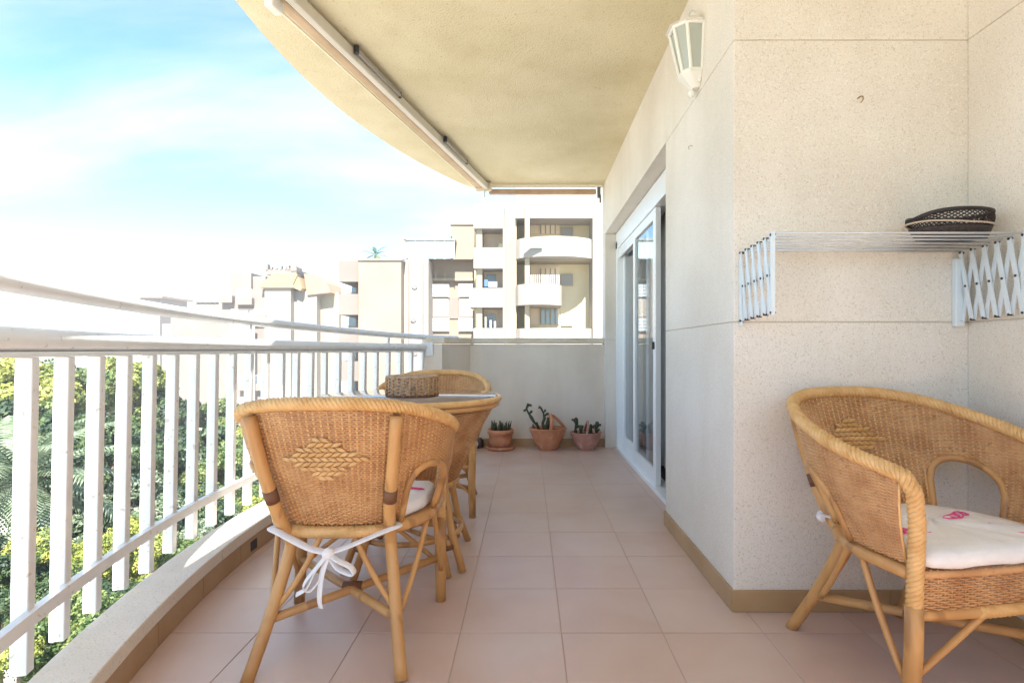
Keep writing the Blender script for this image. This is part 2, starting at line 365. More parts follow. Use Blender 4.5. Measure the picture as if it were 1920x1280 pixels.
aw2 = thing('end_awning', 'short retracted awning bar across the far end of the ceiling', 'awning', (.15, 5.28, 2.45))
def a2(mb, name, m, **k):
    o = mb.build(name, m, None, **k); o.parent = aw2; o.matrix_parent_inverse = Matrix.Translation(aw2.location).inverted()
a2(MB().beam((-.40,5.28,2.508), (.71,5.28,2.508), .03, .016), 'white_rail', lampM)
a2(MB().beam((-.38,5.30,2.460), (.66,5.30,2.460), .05, .05), 'fabric_roll', noisy('brown_fabric', (.42,.29,.20),(.50,.36,.26), 10,.8,.2,90), bevel=.012)
a2(MB().beam((.685,5.285,2.50), (.685,5.285,2.40), .03, .035, Vector((0,1,0))), 'end_bracket', mat('bracket_grey', (.12,.12,.13), .5))
a2(MB().tube([(.695,5.26,2.42), (.695,5.26,2.345)], .008, 8), 'crank_eye', darkM)

# ------------------------------------------------------------------ wall lantern
lt = thing('wall_lantern', 'white half lantern with frosted panes high on the side wall', 'wall lamp', (WX, 2.355, 2.215))
def lpart(mb, name, m, **k):
    o = mb.build(name, m, lt, **k); return o
def hexp(wx, wy, z): return [Vector((0,-wy,z)), Vector((-wx*.62,-wy,z)), Vector((-wx,-wy*.45,z)), Vector((-wx,wy*.45,z)), Vector((-wx*.62,wy,z)), Vector((0,wy,z))]
top, bot = hexp(.115,.075,.085), hexp(.075,.05,-.10)
roof = hexp(.135,.09,.09); roof2 = hexp(.05,.035,.135)
def loft(a, b): 
    n = len(a); return MB().add(a+b, [(i,(i+1)%n,n+(i+1)%n,n+i) for i in range(n)] + [tuple(range(n-1,-1,-1)), tuple(range(n,2*n))])
for i in range(5):
    lpart(MB().tube([top[i], bot[i]], .0075, 6), 'frame_bar', lampM)
    lpart(MB().tube([top[i], top[i+1]], .008, 6), 'frame_bar', lampM)
    lpart(MB().tube([bot[i], bot[i+1]], .008, 6), 'frame_bar', lampM)
    k = .96
    vs = [Vector((v.x*k, v.y*k, v.z)) for v in (top[i], top[i+1], bot[i+1], bot[i])]
    lpart(MB().add(vs + [v*.97 for v in vs], [(0,1,2,3),(7,6,5,4)]), 'pane', frostM)
lpart(MB().tube([bot[5], top[5]], .0075, 6), 'frame_bar', lampM)
lpart(loft(roof, roof2), 'lamp_roof', lampM, bevel=.004)
lpart(loft(hexp(.03,.025,-.165), hexp(.085,.058,-.108)), 'base_cup', lampM, bevel=.003)
lpart(MB().lathe([(0,-.2),(.012,-.195),(.016,-.18),(.010,-.168),(0,-.16)], 12, (-.03,0,0)), 'finial', lampM, smooth=True)
lpart(MB().box(-.012,-.001,-.045,.045,-.15,.12), 'back_plate', lampM, bevel=.003)
lpart(MB().tube([(-.04,0,.135),(-.04,0,.16),(-.028,0,.178),(-.012,0,.172)], .004, 6), 'hook', steelM)
lpart(MB().tube([(-.035,0,-.08),(-.035,0,-.035)], .012, 10), 'lamp_holder', darkM)

# hooks in the wall
def hook(x, y, z, label):
    h = MB()
    h.tube([(0,.0,0),(0,-.018,0),(0,-.03,-.006),(0,-.032,-.018),(-.004,-.024,-.026)], .0022, 6)
    o = h.build('wall_hook', mat('hook_brass', (.30,.20,.08), .4, .6)); o.location = (x,y,z)
    return tag(o, label, 'hook', 'small hooks screwed into the wall')
hook(1.176, PY, 1.826, 'small brass hook high on the front of the pier above the drying rack')
h2 = hook(WX, 2.44, 1.84, 'small hook on the pier side face below the lantern'); h2.scale = (.55,.55,.55); h2.rotation_euler = (0,0,R(-90))

# ------------------------------------------------------------------ wall drying rack (scissor arms)
air = thing('drying_rack', 'white extending wall drying rack with scissor arms and thin rods', 'drying rack', (1.14, PY, 1.138))
def dpart(mb, name, m, **k):
    o = mb.build(name, m, air, **k); return o
XL, XR = .755-1.14, 1.532-1.14
N_ = 5; ext = .245; zt, zmid, zb = .135, .015, -.105
for X in (XL, XR):
    dpart(MB().box(X-(.004 if X<0 else .022), X+(.004 if X<0 else .010), -.022, -.001, zb-.02, zt-.02), 'base_plate', rodM, bevel=.003)
    pit = ext/N_
    for k in range(N_+1):
        y0 = -.018 - pit*(k-.5) if k else -.018
        yt = -.018 - pit*k
        rise = .012*k/N_
        # each pair of crossing slats
        if k < N_:
            ya, yb_ = -.018-pit*k, -.018-pit*(k+1)
            r2 = .012*(k+1)/N_*1.0
            dpart(MB().beam((X-.004,ya,zt+rise),(X-.004,yb_,zb+r2), .0035, .0155, Vector((0,1,0))), 'scissor_slat', rodM)
            dpart(MB().beam((X+.004,ya,zb+rise),(X+.004,yb_,zt+r2), .0035, .0155, Vector((0,1,0))), 'scissor_slat', rodM)
            if k:
                pass
            dpart(MB().tube([(X-.008,(ya+yb_)/2,zmid+rise),(X+.008,(ya+yb_)/2,zmid+rise)], .0042, 8), 'rivet', darkM)
        for zz in (zt, zb):
            dpart(MB().tube([(X-.008,yt,zz+rise),(X+.008,yt,zz+rise)], .0042, 8), 'rivet', darkM)
    dpart(MB().beam((X,-.018-ext,zb+.005),(X,-.018-ext,zt+.022), .012, .009, Vector((0,1,0))), 'end_bar', rodM)
for k in range(N_+2):
    yy = -.018 - ext*k/(N_+1)
    dpart(MB().tube([(XL, yy, zt+.006+.012*k/(N_+1)), (XR, yy, zt+.006+.012*k/(N_+1))], .0034, 8), 'rod', steelM, smooth=True)

# dark basket on the rack
bk = thing('oval_basket', 'dark brown oval basket with a perforated upper band lying on the drying rack', 'basket', (1.408, 1.82, 1.296))
def oval(z, sx, sy, tip=0, n=40):
    out = []
    for i in range(n):
        a = 2*math.pi*i/n; c_, s_ = math.cos(a), math.sin(a)
        x = c_*sx; 
        if c_ < -.5: x -= tip*(-c_-.5)
        zz = z + (0.0)
        out.append(Vector((x, s_*sy, zz)))
    return out
def rings(rs):
    mb = MB(); n = len(rs[0]); vs = [p for r in rs for p in r]
    fs = [(i*n+j, i*n+(j+1)%n, (i+1)*n+(j+1)%n, (i+1)*n+j) for i in range(len(rs)-1) for j in range(n)]
    return mb.add(vs, fs)
bk.scale = (.9, .95, .9)
def br(mb, name, m, **k): return mb.build(name, m, bk, **k)
body = rings([oval(.0,.10,.055,0), oval(.002,.122,.075,0), oval(.03,.132,.085,.01), oval(.042,.136,.088,.02), oval(.040,.128,.08,.02), oval(.008,.115,.068,0), oval(.006,.0,.0,0)])
br(body, 'basket_body', blackwM, smooth=True)
cp_ = [Vector(p) for p in oval(.046,.140,.091,.035)]
for p in cp_: p.z += .012 * (p.x < 0) * min(1, -p.x/.13) 
br(MB().tube(cp_+[cp_[0]], .0035, 6), 'cord_band', cordM, smooth=True)
# perforated band: lattice of diagonal strands
lat = MB(); nn = 46
def bp(a, t):
    sx, sy = .134+.006*math.sin(t*3), .088+.006*math.sin(t*3)
    c_, s_ = math.cos(a), math.sin(a)
    x = c_*sx - (.03*max(0,-c_-.5)); 
    zt_ = .048 + t*(.046 - .024*max(0,-c_)**5) + .012*max(0,-c_)*(1-t)
    return Vector((x, s_*sy, zt_))
for i in range(nn):
    for d in (1,-1):
        a0 = 2*math.pi*i/nn
        lat.tube([bp(a0 + d*t*.5, t) for t in np.linspace(0,1,6)], .0024, 4)
br(lat, 'lattice_band', blackwM).__setitem__('kind', 'stuff')
up_ = [bp(2*math.pi*i/40, 1) for i in range(41)]
br(MB().tube(up_, .0075, 8), 'rim', mat('black_rim', (.02,.015,.015), .5), smooth=True)

# ------------------------------------------------------------------ sliding door in the recess
dr_ = thing('sliding_door', 'white aluminium sliding glass door set back in the side wall', 'door', (.86, 4.1, 0))
def dp(mb, name, m, parent=None, **k):
    o = mb.build(name, m, None, **k); pr = parent or dr_; o.parent = pr
    o.matrix_parent_inverse = Matrix.Translation(dr_.location).inverted() if pr is dr_ else Matrix.Identity(4)
    return o
DX = .835
dp(MB().box(DX, DX+.11, 5.12, 5.200, .03, 1.95), 'jamb', aluM, bevel=.003)
dp(MB().box(DX, DX+.11, 2.93, 5.200, 1.88, 2.030), 'shutter_box', aluM, bevel=.003)
dp(MB().box(DX-.012, DX+.11, 2.93, 5.198, .001, .030), 'threshold', aluM, bevel=.003)
def sash(y0, y1, x, handle=None):
    f = MB(); wd = .075
    z0, z1 = .032, 1.878
    f.box(x, x+.035, y0, y0+wd, z0, z1); f.box(x, x+.035, y1-wd, y1, z0, z1)
    f.box(x+.001, x+.034, y0+wd, y1-wd, z0, z0+.10); f.box(x+.001, x+.034, y0+wd, y1-wd, z1-.07, z1)
    o = dp(f, 'sash', aluM, bevel=.002)
    g = MB().box(x+.014, x+.020, y0+wd-.004, y1-wd+.004, z0+.096, z1-.066)
    dp(g, 'pane', glassM, parent=o)
    if handle: dp(MB().box(x-.016, x, handle-.012, handle+.012, .935, .985), 'handle', darkM, parent=o, bevel=.004)
sash(4.02, 5.119, DX+.055)
sash(3.62, 4.40, DX+.010, handle=3.66)
# shutter slats just showing under the box on the far leaf
for k in range(3):
    dp(MB().box(DX+.012, DX+.03, 4.42, 5.118, 1.878-.03*(k+1)+.002, 1.878-.03*k), 'shutter_slat', aluM, bevel=.003)
ct = MB(); n = 120  # added sheet behind the pane, coloured like the reflection in the glass
vs = []
for i in range(n):
    yy = 3.98 + 1.2*i/(n-1); xx = 1.02 + .018*math.sin(i*.75) + .006*math.sin(i*.31)
    vs += [(xx, yy, .06), (xx, yy, 1.98)]
ct.add(vs, [(2*i, 2*i+2, 2*i+3, 2*i+1) for i in range(n-1)])
tag(ct.build('reflection_sheet', reflM, smooth=True), 'added beige sheet behind the far door leaf, standing in for the reflection in its glass', 'reflection_sheet')
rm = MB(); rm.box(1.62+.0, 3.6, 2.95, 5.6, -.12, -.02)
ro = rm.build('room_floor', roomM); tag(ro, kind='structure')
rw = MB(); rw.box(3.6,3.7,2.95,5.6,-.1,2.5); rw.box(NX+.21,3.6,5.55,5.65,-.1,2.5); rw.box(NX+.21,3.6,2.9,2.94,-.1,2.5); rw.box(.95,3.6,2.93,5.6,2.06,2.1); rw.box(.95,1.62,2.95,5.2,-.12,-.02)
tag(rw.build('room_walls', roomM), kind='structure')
ch_ = thing('dark_cabinet', 'dark piece of furniture glimpsed indoors through the open door gap', 'cabinet', (1.35, 4.2, -.02))
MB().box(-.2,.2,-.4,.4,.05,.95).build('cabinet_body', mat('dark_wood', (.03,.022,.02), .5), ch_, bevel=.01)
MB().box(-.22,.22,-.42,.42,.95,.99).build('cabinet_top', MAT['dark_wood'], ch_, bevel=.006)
for a_ in (-.16,.16):
    for b_ in (-.36,.36): MB().box(a_-.02,a_+.02,b_-.02,b_+.02,0,.05).build('leg', MAT['dark_wood'], ch_)

# ------------------------------------------------------------------ rattan armchair
RIM = [(0,-.31,.78),(.14,-.29,.775),(.25,-.215,.752),(.315,-.08,.71),(.325,.07,.665),(.285,.235,.622)]
BAS = [(0,-.155,.405),(.10,-.145,.405),(.18,-.10,.405),(.24,-.01,.405),(.262,.10,.405),(.258,.225,.405)]
def spl(P, u):
    s = 1 if u >= 0 else -1; t = abs(u)*5; i = min(int(t), 4); f = t-i
    g = lambda k: Vector((-P[1][0], P[1][1], P[1][2])) if k < 0 else Vector(P[min(k,5)])
    p0,p1,p2,p3 = g(i-1), g(i), g(i+1), g(i+2) if i+2 <= 5 else g(5)*2-g(4)
    q = .5*((2*p1) + (-p0+p2)*f + (2*p0-5*p1+4*p2-p3)*f*f + (-p0+3*p1-3*p2+p3)*f**3)
    return Vector((q.x*s, q.y, q.z))
def surf(u, v, o=0.0):
    b, r = spl(BAS, u), spl(RIM, u); p = b.lerp(r, v)
    t = spl(RIM, min(1,u+.02)) - spl(RIM, max(-1,u-.02)); n = t.cross(r-b).normalized()   # outwards
    return p + n*(o + .012*math.sin(math.pi*v))
# arc length parameter along u at mid height
us = np.linspace(-1, 1, 401); mid = [surf(u, .55) for u in us]
cl = np.concatenate([[0], np.cumsum([(mid[i+1]-mid[i]).length for i in range(400)])]); LEN = cl[-1]
def uat(s): return float(np.interp(s, cl, us))
AC, AW, AH = .545, .155, .56       # arch centre in u, half width, height in v
def in_arch(u, v):
    a = (abs(u)-AC)/AW
    return abs(a) < 1 and v < AH*(.55 + .45*math.sqrt(max(0,1-a*a)))
def helix(mb, path, R0, r, pitch, ns=3, k=5):
    path = [Vector(p) for p in path]; seg = [0]
    for a, b in zip(path, path[1:]): seg.append(seg[-1]+(b-a).length)
    tot = seg[-1]; m = int(tot/pitch*9); pa = np.array(path)
    def at(s): return Vector([float(np.interp(s, seg, pa[:,j])) for j in range(3)])
    for q in range(ns):
        pts = []
        nn = None
        for i in range(m+1):
            s = tot*i/m; p = at(s); t = (at(min(tot, s+.004))-at(max(0, s-.004))).normalized()
            if nn is None: nn = t.cross(Vector((.3,.2,1))).normalized()
            nn = (nn - t*nn.dot(t)).normalized(); bb = t.cross(nn); an = 2*math.pi*(s/pitch + q/ns)
            pts.append(p + (nn*math.cos(an) + bb*math.sin(an))*R0)
        mb.tube(pts, r, k)
    return mb
def grain(mb, p, t, n, L, W, D):
    b = n.cross(t).normalized()
    vs = [p - t*L, p + b*W*.8 - t*L*.3 , p + b*W*.8 + t*L*.3, p + t*L, p - b*W*.8 + t*L*.3, p - b*W*.8 - t*L*.3, p + n*D - t*L*.35, p + n*D + t*L*.35]
    mb.add(vs, [(0,1,6),(1,2,7,6),(2,3,7),(3,4,7),(4,5,6,7),(5,0,6)])
def make_chair(label, group):
    t = thing('rattan_armchair', label, 'armchair', group=group)
    # woven shell
    sp = .0175; nst = int(LEN/sp); wv = MB(); stakeu = [uat(LEN*(i+.5)/nst) for i in range(nst)]
    rows = 58
    for j in range(rows):
        v = .015 + .97*j/rows; run = []
        for i, u in enumerate(stakeu):
            if in_arch(u, v):
                if len(run) > 1: wv.tube(run, .0036, 4)
                run = []; continue
            run.append(surf(u, v, .0034 if (i+j) % 2 else -.0034))
        if len(run) > 1: wv.tube(run, .0036, 4)
    wv.build('woven_shell', wickM, t, smooth=True)['kind'] = 'stuff'
    st = MB()
    for u in stakeu:
        v0 = 0.0
        if in_arch(u, .05):
            a = (abs(u)-AC)/AW; v0 = AH*(.55+.45*math.sqrt(max(0,1-a*a)))
        st.tube([surf(u, v0+(1-v0)*q) for q in np.linspace(0,1,7)], .0040, 5)
    st.build('stakes', wickLM, t, smooth=True)['kind'] = 'stuff'
    # diamond of thick pale strands, both faces
    dm = MB(); 
    for r in range(-4, 5):
        wdt = 9 - abs(r)*1.9
        k = -wdt + (r % 2)*.9
        while k <= wdt:
            u = k*.0185; v = .60 + r*.038
            for sgn in (1,-1):
                p = surf(u, v, .0085 if sgn > 0 else -.0115); tt = (surf(u+.01, v)-surf(u-.01, v)).normalized(); n = (surf(u,v,.1)-surf(u,v,0)).normalized()*sgn
                grain(dm, p, (tt + Vector((0,0,.35*(1 if r%2 else -1)))).normalized(), n, .0165, .0078, .0065)
            k += 1.8
    dm.build('diamond_motif', wickLM, t)['kind'] = 'stuff'
    # braided rim and front posts
    rim = [spl(RIM, u) + Vector((0,0,.004)) for u in np.linspace(-1,1,90)]
    for s in (1,-1):
        end = [Vector((s*.272,.252,.59)), Vector((s*.262,.25,.52)), Vector((s*.258,.243,.42)), Vector((s*.258,.238,.30))]
        rim = rim + end if s == 1 else end[::-1] + rim
    helix(MB(), rim, .0125, .0078, .062, 5, 5).build('braided_rim', wickLM, t, smooth=True)
    core = MB().tube(rim, .0165, 8); core.build('rim_core', wickM, t, smooth=True)
    # legs
    for s in (1,-1):
        fl_ = [(s*.258,.238,.31),(s*.257,.236,.2),(s*.258,.23,.1),(s*.260,.225,0)]
        MB().tube(fl_, [.021,.021,.0205,.0195], 12).build('leg', rattanM, t, smooth=True)
        rl = [(s*.203,-.276,.744),(s*.188,-.246,.62),(s*.166,-.198,.47),(s*.156,-.146,.385),(s*.152,-.118,.335),(s*.166,-.145,.25),(s*.188,-.20,.13),(s*.215,-.27,0)]
        # smooth the path
        P = [Vector(p) for p in rl]; Q = []
        for i in range(len(P)-1):
            p0 = P[max(i-1,0)]; p3 = P[min(i+2,len(P)-1)]
            for f in (0,.33,.66): Q.append(.5*((2*P[i]) + (-p0+P[i+1])*f + (2*p0-5*P[i]+4*P[i+1]-p3)*f*f + (-p0+3*P[i]-3*P[i+1]+p3)*f**3))
        Q.append(P[-1])
        lg = MB().tube(Q, .0185, 12).build('leg', rattanM, t, smooth=True)
        MB().tube([Q[5]+(Q[4]-Q[5])*.2, Q[5]+(Q[6]-Q[5])*.6], .0200, 12).build('binding', bindM, lg, smooth=True)
    # arches
    for s in (1,-1):
        pts = []
        for q in np.linspace(-1,1,23):
            vv = AH*(.55+.45*math.sqrt(max(0,1-q*q)))
            if abs(q) == 1:
                cols = np.linspace(0, .55*AH, 5); cols = cols if q < 0 else cols[::-1]
                for c_ in cols: pts.append(surf(s*(AC+AW*q), c_, .003))
            else: pts.append(surf(s*(AC+AW*q), vv, .003))
        MB().tube(pts, .0115, 10).build('arch', rattanM, t, smooth=True)
    # seat ring, seat, apron
    ring = [spl(BAS, u)+Vector((0,0,-.022)) for u in np.linspace(-1,1,50)]
    MB().tube(ring, .0165, 10).build('seat_rail', rattanM, t, smooth=True)
    helix(MB(), ring[17:33], .004, .016, .02, 2, 6).build('rail_wrapping', wickLM, t, smooth=True)
    fr = [Vector((x, .235+.018*(1-(x/.26)**2), .395)) for x in np.linspace(-.258,.258,16)]
    MB().tube([p-Vector((0,0,.012)) for p in fr], .009, 10).build('seat_rail', wickM, t, smooth=True)
    fb = [Vector((p.x, p.y, .285)) for p in fr]
    MB().tube(fb, .014, 10).build('apron_rail', rattanM, t, smooth=True)
    wr = [fb[6]+(fb[7]-fb[6])*0, fb[9]]; helix(MB(), fb[5:11], .003, .0145, .02, 2, 6).build('rail_wrapping', wickLM, t, smooth=True)
    ap = MB(); n_ = 28
    for j in range(17):
        z = .292 + .1*j/17
        ap.tube([Vector((x, .235+.018*(1-(x/.26)**2) + (.0035 if (i+j)%2 else -.0035), z)) for i, x in enumerate(np.linspace(-.25,.25,n_))], .003, 4)
    for x in np.linspace(-.25,.25,n_): ap.tube([(x,.235+.018*(1-(x/.26)**2),.285),(x,.235+.018*(1-(x/.26)**2),.395)], .0028, 4)
    ap.build('apron', wickM, t, smooth=True)['kind'] = 'stuff'
    poly = [(spl(BAS,u).x, spl(BAS,u).y) for u in np.linspace(-1,1,30)] 
    MB().prism(poly, .383, .397).build('seat', wickM, t)
    # crossed stretchers and curved braces
    MB().tube([(.186,-.19,.14),(-.257,.233,.16)], .0135, 10).build('stretcher', rattanM, t, smooth=True)
    MB().tube([(-.186,-.19,.14),(.257,.233,.16)], .0135, 10).build('stretcher', rattanM, t, smooth=True)
    MB().tube([(-.03,.0,.150),(.03,.0,.150)], .02, 10).build('binding', bindM, t, smooth=True)
    def brace(a, m, b):
        pts = [Vector(a)*(1-f)**2 + Vector(m)*2*f*(1-f) + Vector(b)*f*f for f in np.linspace(0,1,9)]
        MB().tube(pts, .0088, 8).build('brace', rattanM, t, smooth=True)
    for s in (1,-1):
        brace((s*.262,.215,.12), (s*.262,.13,.25), (s*.255,.07,.385))
        brace((s*.245,.235,.14), (s*.15,.25,.22), (s*.06,.25,.283))
        brace((s*.178,-.175,.16), (s*.10,-.155,.25), (s*.045,-.15,.385))
        brace((s*.192,-.16,.15), (s*.225,-.06,.25), (s*.245,.02,.385))
    return t
def cushion(t_loc, rz, label, group=None, bow=False):
    # thin rounded seat pad lying on the seat
    c = thing('seat_cushion', label, 'cushion', t_loc, rz, group)
    out = []
    base = [(spl(BAS,u).x*.935, spl(BAS,u).y*.96+.008) for u in np.linspace(-1,1,40)]
    n = len(base); ctr = Vector((0,.05,0)); prof = [(.94,.0),(.985,.006),(1.0,.020),(.990,.034),(.95,.043),(.8,.046),(.5,.047),(.2,.047),(0.0,.047)]
    # close the front with a gentle curve
    base += [(x, .252+.016*(1-(x/.24)**2)) for x in np.linspace(.225,-.225,12)]
    n = len(base); mb = MB(); vs = []
    for s_, z in prof:
        for x, y_ in base: 
            wz = .0028*math.sin(x*38+y_*21)+.002*math.sin(y_*55-x*17) if s_ < .95 else 0
            vs.append((ctr.x+(x-ctr.x)*s_, ctr.y+(y_-ctr.y)*s_, z+wz))
    fs = [(i*n+j, i*n+(j+1)%n, (i+1)*n+(j+1)%n, (i+1)*n+j) for i in range(len(prof)-1) for j in range(n)] + [tuple(range(n-1,-1,-1))]
    mb.add(vs, fs).build('cushion_pad', clothM, c, smooth=True)
    def zt(x, y_): return .0485 + .0028*math.sin(x*38+y_*21)+.002*math.sin(y_*55-x*17)
    def flower(cx, cy, a, sc):
        pr = MB()
        shapes = [[(-.05,0),(-.03,.022),(.0,.028),(.035,.012),(.055,-.004),(.03,-.008),(0,-.002),(-.03,-.004),(-.05,0)],
                  [(-.045,.0),(-.06,.012),(-.05,.028),(-.03,.022)], [(-.02,.0),(-.01,.018),(.01,.02),(.02,.004)], [(.0,.026),(-.012,.012),(-.006,-.002)]]
        for sh in shapes:
            pts = []
            for (x, y_) in sh:
                X = cx + sc*(x*math.cos(a)-y_*math.sin(a)); Y = cy + sc*(x*math.sin(a)+y_*math.cos(a)); pts.append((X, Y, zt(X,Y)-.0015))
            pr.tube(pts, .0026*sc, 5)
        pr.build('pink_leaf_print', pinkM, c)
    flower(.16,.13,R(170),1.0); flower(-.10,.02,R(20),.9); flower(.05,-.07,R(120),.8); flower(-.15,.15,R(-60),.9)
    # ties going round the rear posts
    tm = MB()
    def ribbon(pts, wd=.012):
        P = [Vector(p) for p in pts]; Q = []
        for i in range(len(P)-1):
            p0 = P[max(i-1,0)]; p3 = P[min(i+2,len(P)-1)]
            for f in (0,.25,.5,.75): Q.append(.5*((2*P[i]) + (-p0+P[i+1])*f + (2*p0-5*P[i]+4*P[i+1]-p3)*f*f + (-p0+3*P[i]-3*P[i+1]+p3)*f**3))
        Q.append(P[-1]); b = MB().tube(Q, wd*1.3, 8, sq=.22)
        b.build('tie', clothM, c, smooth=True)
    if bow:
        z0 = -.002
        ribbon([(-.165,-.12,.0),(-.185,-.175,.005),(-.15,-.198,-.003),(-.06,-.222,-.038),(.0,-.228,-.05)], .011)
        ribbon([(.165,-.12,.0),(.185,-.175,.008),(.15,-.198,.0),(.06,-.222,-.032),(.0,-.228,-.05)], .011)
        ribbon([(0,-.232,-.05),(-.03,-.245,-.085),(-.065,-.25,-.135),(-.045,-.245,-.15),(-.01,-.24,-.10),(0,-.232,-.05)], .010)
        ribbon([(0,-.232,-.05),(.03,-.245,-.065),(.07,-.25,-.085),(.075,-.248,-.105),(.03,-.24,-.09),(0,-.232,-.05)], .010)
        ribbon([(0,-.236,-.055),(-.012,-.252,-.10),(-.02,-.25,-.17),(-.016,-.248,-.20)], .009)
        ribbon([(0,-.236,-.055),(-.03,-.25,-.09),(-.055,-.25,-.14),(-.085,-.25,-.16)], .008)
        MB().lathe([(0,-.018),(.014,-.012),(.018,0),(.014,.012),(0,.018)], 12, (0,-.236,-.05)).build('knot', clothM, c, smooth=True)
    else:
        for s in (1,-1):
            ribbon([(s*.15,-.115,.005),(s*.18,-.165,.01),(s*.16,-.185,.004),(s*.13,-.172,.0)], .012)
            MB().lathe([(0,-.02),(.013,-.012),(.018,0),(.012,.014),(0,.02)], 10, (s*.172,-.178,.0)).build('knot', clothM, c, smooth=True)
    return c
G1 = 'matching rattan tub armchairs'
c1 = make_chair('rattan armchair seen from behind at the near side of the round table', G1)
c1.location = (-.578, 1.80, 0); c1.rotation_euler = (0,0,R(1.5))
c2 = copy_tree(c1); c2['label'] = 'rattan armchair in the wall corner under the drying rack'
c2.location = (1.145, 1.61, 0); c2.rotation_euler = (0,0,R(180+11))
c3 = copy_tree(c1); c3['label'] = 'rattan armchair on the far side of the round table, mostly hidden'
c3.location = (-.565, 3.27, 0); c3.rotation_euler = (0,0,R(179))
G2 = 'white seat cushions with pink print'
cushion((-.578,1.80,.398), R(1.5), 'white cushion tied with a bow to the chair seen from behind', G2, bow=True)
cushion((1.145,1.61,.398), R(191), 'white pink-printed cushion on the corner armchair under the rack', G2)
cushion((-.565,3.27,.398), R(179), 'white cushion on the chair behind the table', G2)

# ------------------------------------------------------------------ round table
tb = thing('round_table', 'round rattan table with a glass top between two armchairs', 'table', (-.53, 2.47, 0))
def tp(mb, name, m, **k): return mb.build(name, m, tb, **k)
TR, TZ = .385, .718
tp(MB().lathe([(0,TZ),(TR,TZ),(TR+.004,TZ+.004),(TR+.004,TZ+.010),(0,TZ+.012)], 64), 'glass_top', tabletopM, smooth=True)
tp(MB().lathe([(0,TZ-.014),(TR,TZ-.014),(TR,TZ-.002),(0,TZ-.002)], 64), 'table_board', wickM, smooth=False)
tp(MB().tube([((TR+.014)*math.cos(a),(TR+.014)*math.sin(a),TZ-.004) for a in np.linspace(0,2*math.pi,65)], .013, 10, caps=False), 'rim', wickLM, smooth=True)
tp(MB().tube([((TR+.004)*math.cos(a),(TR+.004)*math.sin(a),TZ-.028) for a in np.linspace(0,2*math.pi,65)], .012, 10, caps=False), 'rim', rattanM, smooth=True)
cw = MB(); nst = 96
def cone(a, v): 
    r = .205 + (.37-.205)*v**1.15; return Vector((r*math.cos(a), r*math.sin(a), .345+.33*v))
for j in range(50):
    v = j/50
    pts = []
    for i in range(nst+1):
        a = 2*math.pi*i/nst; p = cone(a, v); n = Vector((math.cos(a), math.sin(a), 0)); pts.append(p + n*(.003 if ((i % nst)+j)%2 else -.003))
    cw.tube(pts, .0032, 4, caps=False)
for i in range(nst):
    a = 2*math.pi*i/nst; cw.tube([cone(a,0), cone(a,.5), cone(a,1)], .0028, 4)
tp(cw, 'woven_cone', wickM, smooth=True)['kind'] = 'stuff'
tp(MB().tube([(.208*math.cos(a),.208*math.sin(a),.345) for a in np.linspace(0,2*math.pi,49)], .012, 8, caps=False), 'ring', rattanM, smooth=True)
tp(MB().tube([(.225*math.cos(a),.225*math.sin(a),.13) for a in np.linspace(0,2*math.pi,49)], .012, 8, caps=False), 'ring', rattanM, smooth=True)
for k in range(4):
    a = R(-42 + 90*k); d = Vector((math.cos(a), math.sin(a), 0)); s_ = Vector((-d.y, d.x, 0))
    for q in (-1, 1):
        tp(MB().tube([d*.27+s_*q*.02+Vector((0,0,.60)), d*.20+s_*q*.028+Vector((0,0,.36)), d*.245+s_*q*.034+Vector((0,0,.15)), d*.31+s_*q*.040], [.015,.0165,.0165,.0155], 10), 'leg', rattanM, smooth=True)
    tp(MB().tube([d*.262-s_*.045+Vector((0,0,.10)), d*.262+s_*.045+Vector((0,0,.10))], .012, 8), 'leg_tie', bindM, smooth=True)
    tp(MB().tube([d*.22-s_*.04+Vector((0,0,.26)), d*.22+s_*.04+Vector((0,0,.26))], .012, 8), 'leg_tie', bindM, smooth=True)
for k in range(2):
    a = R(-42+90*k); d = Vector((math.cos(a), math.sin(a), 0)); tp(MB().tube([d*.27+Vector((0,0,.115+.02*k)), -d*.27+Vector((0,0,.115+.02*k))], .011, 8), 'cross_bar', rattanM, smooth=True)

# woven box on the table
wb = thing('woven_basket', 'low round brown woven basket on the glass table top', 'basket', (-.508, 2.40, TZ+.0125))
def wp(mb, name, m, **k): return mb.build(name, m, wb, **k)
bw = MB(); nst = 26
for j in range(11):
    z = .005+.077*j/11
    bw.tube([Vector((math.cos(a),math.sin(a),0))*(.108+(.0045 if (i%nst+j)%2 else -.0045))+Vector((0,0,z)) for i, a in enumerate(np.linspace(0,2*math.pi,nst+1))], .0044, 6, caps=False)
wp(bw, 'woven_side', boxwM, smooth=True)['kind'] = 'stuff'
bs = MB()
for i in range(nst):
    a = 2*math.pi*(i)/nst; bs.tube([(.1125*math.cos(a),.1125*math.sin(a),.004),(.1125*math.cos(a),.1125*math.sin(a),.08)], .0038, 5)
wp(bs, 'stakes', wickM, smooth=True)['kind'] = 'stuff'
wp(MB().lathe([(0,.002),(.103,.002),(.103,.08),(.1,.08),(.1,.006),(0,.006)], 40), 'lining', mat('pale_lining', (.62,.64,.66), .6), smooth=False)
wp(MB().tube([(.108*math.cos(a),.108*math.sin(a),.083) for a in np.linspace(0,2*math.pi,41)], .006, 8, caps=False), 'rim', boxwM, smooth=True)
wp(MB().tube([(.11*math.cos(a),.11*math.sin(a),.005) for a in np.linspace(0,2*math.pi,41)], .006, 8, caps=False), 'foot_ring', bindM, smooth=True)

